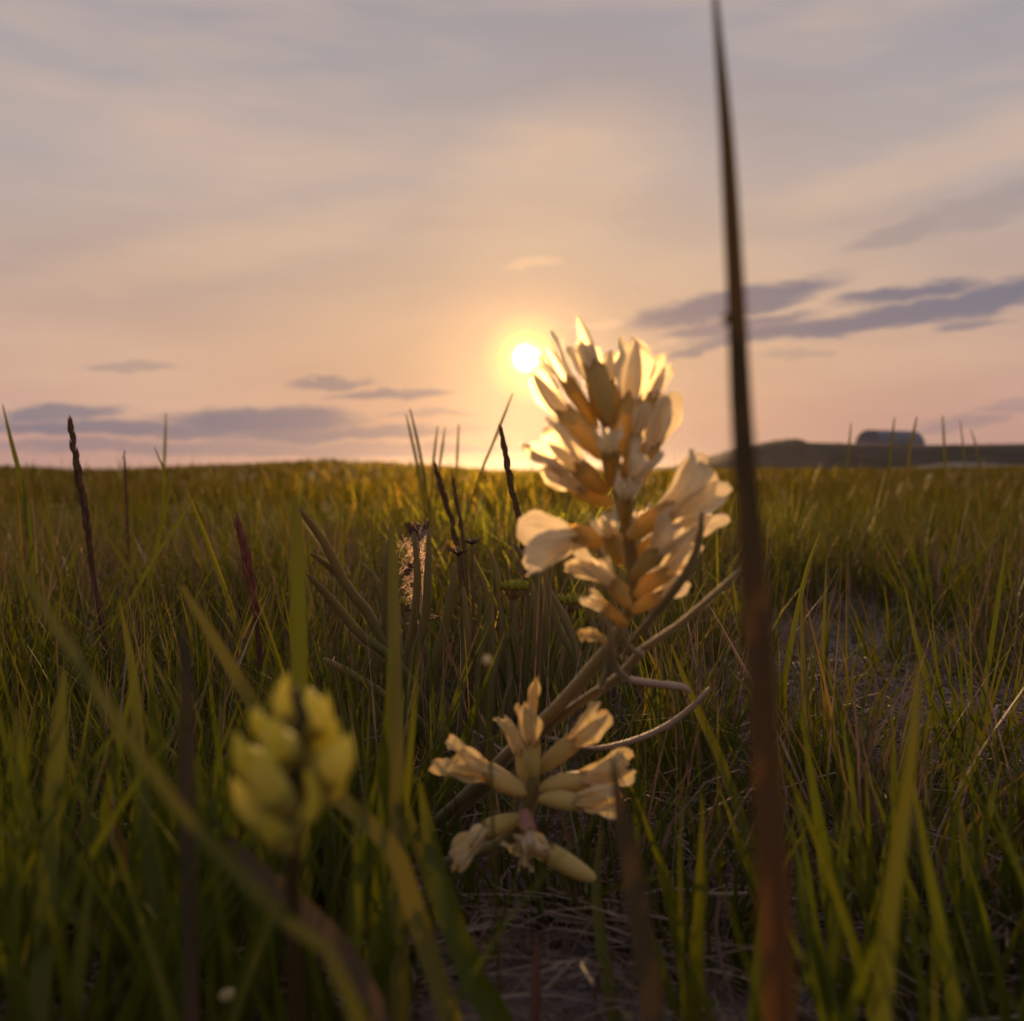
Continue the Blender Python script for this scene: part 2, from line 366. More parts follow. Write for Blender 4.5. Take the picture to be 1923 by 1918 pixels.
def simple_mat(name, stops, scale=1.0, rough=.9, bump=.2, bdist=.2, stretch=(1, 1, 1)):
    global nt
    m = mat_new(name); keep = nt; nt = m.node_tree
    tcx = N('ShaderNodeTexCoord'); mpx = N('ShaderNodeMapping'); L(tcx.outputs['Object'], mpx.inputs[0]); mpx.inputs['Scale'].default_value = stretch
    n1 = N('ShaderNodeTexNoise'); L(mpx.outputs[0], n1.inputs[0]); n1.inputs['Scale'].default_value = scale; n1.inputs['Detail'].default_value = 6; n1.inputs['Roughness'].default_value = .6
    col = RAMP(n1.outputs[0], 0, 1, stops)
    p = N('ShaderNodeBsdfPrincipled'); L(col, p.inputs['Base Color']); p.inputs['Roughness'].default_value = rough; p.inputs['Specular IOR Level'].default_value = .2
    b = N('ShaderNodeBump'); b.inputs['Strength'].default_value = bump; b.inputs['Distance'].default_value = bdist; L(n1.outputs[0], b.inputs['Height']); L(b.outputs[0], p.inputs['Normal'])
    ou = N('ShaderNodeOutputMaterial'); L(p.outputs[0], ou.inputs[0]); nt = keep
    return m
mat_hill = simple_mat('dry_hillside', [(.3, (.030, .022, .012)), (.5, (.050, .035, .020)), (.7, (.105, .072, .048))], scale=.12, stretch=(1, 1, 3))
mat_bank = simple_mat('pale_bank', [(.3, (.19, .14, .10)), (.6, (.30, .23, .18)), (.8, (.36, .29, .24))], scale=.15)
mat_hut = simple_mat('sky_tinted_metal', [(.3, (.12, .13, .17)), (.7, (.17, .18, .23))], scale=.3, rough=.6, bump=.05)  # blue-grey cast of haze and reflected sky put into the metal's colour

# ------------------------------------------------------------------ terrain
def crest(az_px):
    return np.interp(az_px, [-1500, 0, 130, 330, 600, 800, 930, 1100, 1300, 1500, 1923, 3500],
                     [881, 879, 888, 880, 868, 876, 887, 887, 885, 883, 882, 882])
def gz(x, y):
    x = np.asarray(x, float); y = np.asarray(y, float)
    r = np.hypot(x, y)
    h = .006 * np.sin(9 * x + 2.1) * np.sin(7.3 * y + .6) + .0045 * np.sin(21 * x + 1.3 + 5 * y) + .003 * np.sin(33 * y - 11 * x)
    h *= np.clip((r - .1) / .2, 0, 1)
    px = 961.5 + F * x / np.maximum(y, 1e-3)
    px = np.where(y > .01, np.clip(px, -1500, 3500), np.where(x < 0, -1500, 3500))
    D = 80.0
    z1 = CAM.z + D * (885 - crest(px)) / F - .16
    t = np.clip((r - 3) / (D - 3), 0, 1); t = t * t * (3 - 2 * t)
    up = z1 * t
    dn = np.clip((r - D) / 120, 0, 1); up = up * (1 - dn) + (-.6) * dn
    h2 = .02 * np.sin(1.3 * x + .4) * np.sin(1.1 * y + 1) * np.clip((r - 1) / 3, 0, 1)
    up = up + (.10 * np.sin(.31 * x + .9) * np.sin(.17 * y + .3) + .06 * np.sin(.83 * x + .4 * y)) * np.clip((r - 15) / 35, 0, 1)
    return h * np.clip(6 / np.maximum(r, .01), 0, 1) + h2 + up

nr, na = 210, 360
rr = np.concatenate([[0.004], np.geomspace(.05, 1000, nr - 1)])
aa = np.linspace(0, 2 * np.pi, na, endpoint=False)
X = rr[:, None] * np.sin(aa)[None]; Y = rr[:, None] * np.cos(aa)[None]
Z = gz(X, Y)
v = np.stack([X, Y, Z], -1).reshape(-1, 3)
i = np.arange(nr - 1)[:, None] * na; j = np.arange(na)[None]; j2 = (j + 1) % na
q = np.stack([i + j, i + na + j, i + na + j2, i + j2], -1).reshape(-1, 4)
tag(link('ground', mesh_np('ground', v, q), mat_ground), 'sandy soil with patches of bare grey earth under the grass', kind='structure')

# far hill on the right with the hut on its level top
def hill_z(x, y):
    px = 961.5 + F * x / y * 1.0
    prof = np.interp(px, [1180, 1270, 1300, 1340, 1400, 1450, 1490, 1503, 1512, 1600, 1760, 1923, 2600, 3200], [884, 875, 868, 855, 838, 829, 825, 826, 832, 834, 837, 834, 828, 836])
    zt = CAM.z + 172 * (885 - prof) / F
    t = np.clip((y - 122) / 48, 0, 1); t = t * t * (3 - 2 * t)
    n = .14 * np.sin(x * .22 + y * .1) + .09 * np.sin(x * .62 - y * .24) + .05 * np.sin(x * 1.7 + y * .9)
    return -.6 + (zt + .6) * t + n * np.sin(np.pi * np.clip(t, 0, 1)) + np.clip(y - 172, 0, 200) * .004
hx, hy = np.meshgrid(np.linspace(10, 315, 310), np.linspace(116, 315, 90))
sc_ = hy / 172
hx = hx * np.clip(sc_, .6, 2)
v = np.stack([hx, hy, hill_z(hx, hy)], -1).reshape(-1, 3)
i = np.arange(89)[:, None] * 310; j = np.arange(309)[None]
q = np.stack([i + j, i + j + 1, i + 311 + j, i + 310 + j], -1).reshape(-1, 4)
tag(link('hill', mesh_np('hill', v, q), mat_hill), 'low brown hill with a level top beyond the field', kind='structure')

bx, by = np.meshgrid(np.linspace(26, 210, 150), np.linspace(-6, 6, 9))
bz = -.5 + 1.45 * np.exp(-(by / 3.2) ** 2) * np.clip((bx - 26) / 22, 0, 1) + .12 * np.sin(bx * .42) * np.exp(-(by / 3) ** 2)
v = np.stack([bx, by + 112, bz], -1).reshape(-1, 3)
i = np.arange(8)[:, None] * 150; j = np.arange(149)[None]
q = np.stack([i + j, i + j + 1, i + 151 + j, i + 150 + j], -1).reshape(-1, 4)
tag(link('bank', mesh_np('bank', v, q), mat_bank), 'strip of pale bare ground along the foot of the hill', kind='structure')

# half-round metal hut on the hill
def hut():
    D = 198.0
    c = P(1672, 832, D); zb = float(hill_z(np.array([c.x]), np.array([c.y]))[0])
    c.z = zb - .15
    top = P(1672, 809, D).z - c.z
    root = thing('arched_hut', 'blue-grey arched metal hut on the level top of the far hill', 'hut', c)
    root.rotation_euler = (0, 0, R(30))
    Ln, Rr, n = 12.2, 3.2, 10
    prof = [(math.cos(a) * Rr, math.sin(a) ** .8 * top if math.sin(a) > 0 else 0) for a in np.linspace(0, math.pi, 19)]
    for k in range(n):
        x0 = -Ln / 2 + Ln * k / n; x1 = x0 + Ln / n - .06
        vv = []
        for xx, s in ((x0, 1), (x0, 1.012), (x1, 1.012), (x1, 1)):
            vv += [(xx, p[0] * s, p[1] * s) for p in prof]
        m_ = len(prof)
        qq = [(a * m_ + b, a * m_ + b + 1, ((a + 1) % 4) * m_ + b + 1, ((a + 1) % 4) * m_ + b) for a in range(4) for b in range(m_ - 1)]
        link('roof_panel', mesh_np('roof_panel', vv, qq), mat_hut, root)
    for s in (-1, 1):
        xx = s * (Ln / 2 - .15)
        vv = [(xx, 0, 0)] + [(xx, p[0] * .985, p[1] * .985) for p in prof] + [(xx - s * .15, 0, 0)] + [(xx - s * .15, p[0] * .985, p[1] * .985) for p in prof]
        m_ = len(prof) + 1
        tt = [(0, b, b + 1) for b in range(1, m_ - 1)] + [(m_, m_ + b + 1, m_ + b) for b in range(1, m_ - 1)]
        link('end_wall', mesh_np('end_wall', vv, np.zeros((0, 4), int), tt), mat_hut, root)
hut()

mat_scrub = simple_mat('scrub', [(.3, (.035, .032, .014)), (.7, (.075, .06, .028))], scale=3)
def scrub(n=420):
    vs, ts = [], []
    ico = [(0, 0, 1), (.9, 0, .3), (.28, .85, .3), (-.72, .53, .3), (-.72, -.53, .3), (.28, -.85, .3), (.5, .5, .75), (-.5, .4, .8), (-.2, -.6, .7)]
    tr = [(0, 1, 6), (6, 1, 2), (0, 6, 2), (0, 2, 7), (7, 2, 3), (0, 7, 3), (0, 3, 4), (0, 4, 8), (8, 4, 5), (0, 8, 5), (0, 5, 1)]
    for k in range(n):
        y = rng.uniform(126, 176); px = rng.uniform(1290, 2600); x = (px - 961.5) / F * y
        z = float(hill_z(np.array([x]), np.array([y]))[0]); sc = rng.uniform(.10, .34) * (1.5 if rng.uniform() < .1 else 1)
        m_ = len(vs)
        for p in ico:
            w = rng.uniform(.6, 1.3, 3); vs.append((x + p[0] * sc * w[0] * 1.6, y + p[1] * sc * w[1], z - .08 + p[2] * sc * w[2] * .7))
        ts += [tuple(i + m_ for i in t) for t in tr]
    tag(link('hill_scrub', mesh_np('hill_scrub', vs, np.zeros((0, 4), int), ts), mat_scrub), 'low dark scrub scattered over the far hill', kind='stuff')
scrub()

# ------------------------------------------------------------------ grass that nobody could count
def blades(name, base, length, width, az, lean, curl, tint, mat, K=5, flatside=None):
    n = len(length); t = np.linspace(0, 1, K + 1)[None]
    ang = lean[:, None] + curl[:, None] * t                       # lean from vertical along the blade
    ds = length[:, None] / K
    hx_ = np.concatenate([np.zeros((n, 1)), np.cumsum(np.sin(ang[:, :-1]) * ds, 1)], 1)
    hz_ = np.concatenate([np.zeros((n, 1)), np.cumsum(np.cos(ang[:, :-1]) * ds, 1)], 1)
    ca, sa = np.cos(az)[:, None], np.sin(az)[:, None]
    cx = base[:, 0:1] + hx_ * ca; cy = base[:, 1:2] + hx_ * sa; cz = base[:, 2:3] + hz_
    face = rng.uniform(0, 2 * np.pi, n) if flatside is None else flatside
    wv = np.stack([np.cos(face), np.sin(face), np.zeros(n)], 1)
    w = width[:, None] * np.clip(1 - t ** 1.7, .04, 1) * np.clip(.65 + t * 2, 0, 1) * .5
    c = np.stack([cx, cy, cz], -1)
    nrm = np.stack([-np.sin(face), np.cos(face), np.zeros(n)], 1)
    v = np.stack([c - wv[:, None] * w[..., None], c + nrm[:, None] * (w[..., None] * .45), c + wv[:, None] * w[..., None]], 2)   # n,K+1,3,3
    v = v.reshape(-1, 3)
    o = (np.arange(n) * (K + 1) * 3)[:, None, None]; i = (np.arange(K) * 3)[None, :, None]; j = np.arange(2)[None, None]
    q = np.stack([o + i + j, o + i + j + 1, o + i + 4 + j, o + i + 3 + j], -1).reshape(-1, 4)
    tt = np.broadcast_to(t[:, :, None], (n, K + 1, 3)).ravel()
    ti = np.repeat(tint, (K + 1) * 3)
    return link(name, mesh_np(name, v, q, None, {'tint': ti, 't': tt}), mat)

PATCH = [(P(900, 1430, .49), .10, .075), (P(1600, 1210, .86), .13, .15), (P(1850, 1370, .60), .09, .08), (P(1500, 1330, .66), .06, .10), (P(1660, 1400, .55), .12, .13), (P(250, 1270, .76), .06, .07), (P(1350, 1200, .9), .10, .09)]
def keep_mask(x, y):
    k = np.ones(len(x))
    for c, a, b in PATCH:
        k *= 1 - (.75 if a in (.10, .12) else .95) * np.exp(-(((x - c.x) / a) ** 2 + ((y - c.y) / b) ** 2) ** 2)
    return rng.uniform(0, 1, len(x)) < k

def tufts(nt_, r0, r1, per, fan=40):
    th = rng.uniform(-R(fan), R(fan), nt_); r = np.sqrt(rng.uniform(r0 ** 2, r1 ** 2, nt_))
    x, y = r * np.sin(th), r * np.cos(th)
    k = keep_mask(x, y); x, y = x[k], y[k]
    cnt = rng.integers(per[0], per[1], len(x))
    ix = np.repeat(np.arange(len(x)), cnt)
    sp = np.repeat(rng.uniform(.004, .014, len(x)), cnt)
    a = rng.uniform(0, 2 * np.pi, len(ix)); d = np.abs(rng.normal(0, 1, len(ix)))
    bx_, by_ = x[ix] + np.cos(a) * d * sp, y[ix] + np.sin(a) * d * sp
    return bx_, by_, a, d, ix, len(x)

def scatter(name, label, nt_, r0, r1, per, Lr, Wr, mat, leanmax=38, K=5, fan=40, zoff=-.002, tintmul=1.0, dead=.14):
    x, y, a, d, ix, m = tufts(nt_, r0, r1, per, fan)
    n = len(x); tl = rng.uniform(.7, 1.15, m)[ix]; tt = rng.beta(2, 2.6, m)[ix]
    ln = rng.uniform(Lr[0], Lr[1], n) * tl
    wd = rng.uniform(Wr[0], Wr[1], n)
    lean = np.clip(R(6) + d * R(11) * rng.uniform(.4, 1.5, n), 0, R(leanmax)); curl = rng.normal(R(14), R(16), n)
    tint = np.clip(tt * .6 + rng.uniform(0, .42, n), 0, 1) * tintmul
    tint = np.where(rng.uniform(0, 1, n) < dead, rng.uniform(.85, 1.15, n), tint)
    curl = np.where(rng.uniform(0, 1, n) < .14, curl + rng.normal(R(60), R(25), n), curl)
    wd = wd * np.exp(rng.normal(0, .28, n)); ln = ln * np.where(rng.uniform(0, 1, n) < .12, 1.3, 1)
    b = np.stack([x, y, gz(x, y) + zoff], 1)
    o = blades(name, b, ln, wd, a + rng.normal(0, .5, n), lean, curl, tint, mat, K)
    return tag(o, label, kind='stuff')

scatter('near_grass', 'thin green and tan grass blades growing in loose tufts', 430, .30, .95, (7, 18), (.045, .105), (.0012, .0030), mat_grass)
scatter('middle_grass', 'thin green grass in the middle of the field', 1100, .85, 2.4, (10, 22), (.06, .125), (.0014, .003), mat_grass)
scatter('field_grass', 'dense olive green grass of the open field', 2400, 2.2, 9, (10, 20), (.08, .15), (.0025, .006), mat_far, K=4)
scatter('far_grass', 'distant grass running up to the skyline', 3600, 8, 40, (8, 14), (.10, .24), (.008, .022), mat_far, K=3)
scatter('farthest_grass', 'most distant grass along the skyline', 4200, 38, 82, (8, 13), (.14, .30), (.02, .05), mat_far, K=3, fan=34)
scatter('brush', 'dark low brush along the rise at the skyline', 520, 58, 81, (14, 24), (.14, .34), (.03, .06), mat_far, K=3, fan=30, tintmul=1.3)
def foreground(n=560):
    x, y, ln = [], [], []
    while len(x) < n:
        d = random.uniform(.17, .42); px = random.uniform(-250, 2150)
        X_ = (px - 961.5) / F * d
        top = 1300 if px < 720 else (1480 if 720 <= px < 1270 else 1380)
        if 740 < px < 1260 and d < .33 and (px > 790 or random.random() < .6): continue
        if 1250 < px < 1900 and random.random() < (.75 if d > .29 else .4): continue
        L_ = min(random.uniform(.05, .125), CAM.z - (top + random.uniform(-60, 260) - 885) / F * d)
        if L_ < .03: continue
        x.append(X_); y.append(d); ln.append(L_)
    x, y, ln = map(np.array, (x, y, ln)); m = len(x)
    o = blades('foreground_grass', np.stack([x, y, gz(x, y) - .002], 1), ln * 1.06, rng.uniform(.0018, .0062, m), rng.uniform(0, 6.28, m), np.abs(rng.normal(0, R(15), m)) + R(3), rng.normal(R(10), R(14), m), rng.uniform(0, .75, m), mat_fore, 7)
    tag(o, 'blurred green grass blades crowding the bottom of the frame', kind='stuff')
foreground()
scatter('fine_stems', 'fine tan and mauve dead stems tangled between the green blades', 1150, .27, 1.6, (6, 13), (.04, .12), (.0006, .0013), mat_dry, leanmax=45, dead=.2)
scatter('tall_stalks', 'thin brown dry stalks standing above the grass', 130, 1.2, 9, (1, 4), (.12, .20), (.0010, .0022), mat_dry, leanmax=18)
scatter('thin_shoots', 'thin crossing green and brown grass shoots under the flowers', 420, .30, .80, (6, 14), (.03, .075), (.0006, .0014), mat_grass, leanmax=50, fan=30, dead=.3)
# short undergrowth hiding the soil
scatter('undergrowth', 'short dense grass shoots close to the soil', 1000, .26, 1.6, (8, 18), (.018, .05), (.0009, .0018), mat_grass, leanmax=60)

# dry litter lying on the soil
def litter(n=19000):
    th = rng.uniform(-R(42), R(42), n); r = np.sqrt(rng.uniform(.20 ** 2, 1.25 ** 2, n)); r = np.where(rng.uniform(0, 1, n) < .5, r * .55 + .08, r)
    x, y = r * np.sin(th), r * np.cos(th)
    ln = rng.uniform(.012, .055, n); wd = rng.uniform(.0004, .0011, n); K = 4
    az = rng.uniform(0, 2 * np.pi, n); bend = rng.normal(0, .7, n); el = rng.normal(.05, .22, n)
    t = np.linspace(0, 1, K + 1)[None]
    an = az[:, None] + bend[:, None] * t
    cx = x[:, None] + np.cumsum(np.cos(an), 1) * ln[:, None] / K; cy = y[:, None] + np.cumsum(np.sin(an), 1) * ln[:, None] / K
    arch = rng.uniform(0, .14, n)[:, None] * ln[:, None] * np.sin(np.pi * t)
    cz = gz(cx, cy) + .0012 + rng.uniform(0, .006, n)[:, None] + np.abs(el)[:, None] * t * ln[:, None] + arch
    c = np.stack([cx, cy, cz], -1)
    s = np.stack([-np.sin(an), np.cos(an), np.zeros_like(an)], -1) * wd[:, None, None] * .5
    up = np.zeros_like(s); up[..., 2] = wd[:, None] * .45
    v = np.stack([c - s, c + up, c + s], 2).reshape(-1, 3)
    o = (np.arange(n) * (K + 1) * 3)[:, None, None]; i = (np.arange(K) * 3)[None, :, None]; j = np.arange(2)[None, None]
    q = np.stack([o + i + j, o + i + j + 1, o + i + 4 + j, o + i + 3 + j], -1).reshape(-1, 4)
    ob = link('dry_litter', mesh_np('dry_litter', v, q, None, {'tint': np.repeat(rng.uniform(0, 1, n), (K + 1) * 3), 't': np.full(len(v), .5)}), mat_dry)
    tag(ob, 'pale dead grass stems and scraps lying on the soil', kind='stuff')
litter()

def clods(n=2600):
    ico = [(0, 0, 1), (.9, 0, .2), (.28, .85, .2), (-.72, .53, .2), (-.72, -.53, .2), (.28, -.85, .2), (0, 0, -.5)]
    tr = [(0, 1, 2), (0, 2, 3), (0, 3, 4), (0, 4, 5), (0, 5, 1), (6, 2, 1), (6, 3, 2), (6, 4, 3), (6, 5, 4), (6, 1, 5)]
    vs, ts = [], []
    for k in range(n):
        r = rng.uniform(.22, 1.2); th = rng.uniform(-R(40), R(40))
        if k < 1500:
            c, a, b = PATCH[k % len(PATCH)]; x = c.x + rng.normal(0, a * .6); y = max(.2, c.y + rng.normal(0, b * .6))
        else: x, y = r * math.sin(th), r * math.cos(th)
        s = rng.uniform(.0008, .0045) if rng.uniform() < .93 else rng.uniform(.005, .011)
        ro = rng.uniform(0, 6.28); z = float(gz(x, y))
        for p in ico:
            q_ = np.array(p) * s * rng.uniform(.7, 1.25, 3)
            vs.append((x + q_[0] * math.cos(ro) - q_[1] * math.sin(ro), y + q_[0] * math.sin(ro) + q_[1] * math.cos(ro), z + q_[2] * .7))
        ts += [tuple(i + 7 * k for i in t) for t in tr]
    tag(link('soil_clods', mesh_np('soil_clods', vs, np.zeros((0, 4), int), ts), mat_ground), 'crumbs and small clods of sandy soil', kind='stuff')
clods()

# ------------------------------------------------------------------ single blades and stems
def to_ground(pts):
    """carry a stem on from its last point down to the soil"""
    a, b = Vector(pts[-2][:3]), Vector(pts[-1][:3])
    w = pts[-1][3]
    g = float(gz(b.x, b.y))
    if b.z > g + .004:
        d = (b - a); d.z = min(d.z, -1e-4); k = min((b.z - g) / -d.z, .6 * (b.z - g) / max(math.hypot(d.x, d.y), 1e-6)) if math.hypot(d.x, d.y) > 1e-6 else 0
        e = Vector((b.x + d.x * k, b.y + d.y * k, 0)); e.z = float(gz(e.x, e.y)) - .004
        pts = pts + [(*e, w)]
    return pts

def line(px_pts, ground=True):
    """[(px, py, depth, width in px)] from tip to root -> world points with metric widths"""
    pts = [(*P(a, b, d), w * d / F) for a, b, d, w in px_pts]
    return to_ground(pts) if ground else pts

def blade_thing(px_pts, label, mat=None, name='grass_shoot', cat='grass blade', group=None, n=22, fold=.35, twist=0.0, round_=False):
    pts = line(px_pts)
    s = spline(pts, n)[::-1]                                       # root first
    root = Vector(s[0][:3])
    w = np.maximum(s[:, 3], 1e-5)
    if round_:
        v_, q_, t_ = tube(s[:, :3] - np.array(root), w * .5, 8)
        tt = np.concatenate([np.repeat(np.linspace(0, 1, n), 8), [0, 1]])
        me = mesh_np(name, v_, q_, t_, {'t': tt})
    else:
        v_, q_, tt = ribbon(s[:, :3] - np.array(root), w, fold, twist)
        me = mesh_np(name, v_, q_, None, {'t': tt})
    return tag(link(name, me, mat or mat_blade, None, root), label, cat, group)

# the tall dark stem close to the lens: stem, leaf sheath and the nick where they part
def tall_stem():
    pts = line([(1342, -10, .150, 9), (1352, 120, .149, 17), (1363, 260, .148, 24), (1373, 430, .146, 30), (1382, 600, .144, 34), (1390, 780, .142, 40), (1404, 980, .140, 46), (1425, 1250, .137, 54), (1444, 1600, .134, 62), (1460, 1930, .132, 68)])
    s = spline(pts, 46)[::-1]; s[:, 3] *= np.interp(np.arange(len(s)), [0, 24, 45], [.86, .95, 1.15]); root = Vector(s[0][:3])
    t = thing('tall_grass', 'tall dark grass stem rising past the top of the frame close to the lens', 'grass stem', root)
    v_, q_, tt = ribbon(s[:, :3] - np.array(root), np.maximum(s[:, 3], 1e-5), .55)
    link('leaf', mesh_np('leaf', v_, q_, None, {'t': np.clip((tt - .30) * 1.25, 0, 1)}), mat_dark_stem, t)
    k = s[:28]; off = np.array([.0009, .0008, 0])
    v2, q2, t2 = tube(k[:, :3] - np.array(root) + off, k[:, 3] * np.linspace(.30, .20, 28), 10)
    link('stalk', mesh_np('stalk', v2, q2, t2, {'t': np.concatenate([np.repeat(np.linspace(0, .9, 28), 10), [0, .9]])}), mat_dark_stem, t)
    c = np.array(P(1368, 606, .1435)) - np.array(root)
    e = np.array(P(1362, 588, .1432)) - np.array(root)
    v3, q3, t3 = tube(np.linspace(c, e, 5), np.array([.0007, .0009, .0008, .0005, .0001]), 8)
    link('ligule', mesh_np('ligule', v3, q3, t3), mat_red, t)
tall_stem()

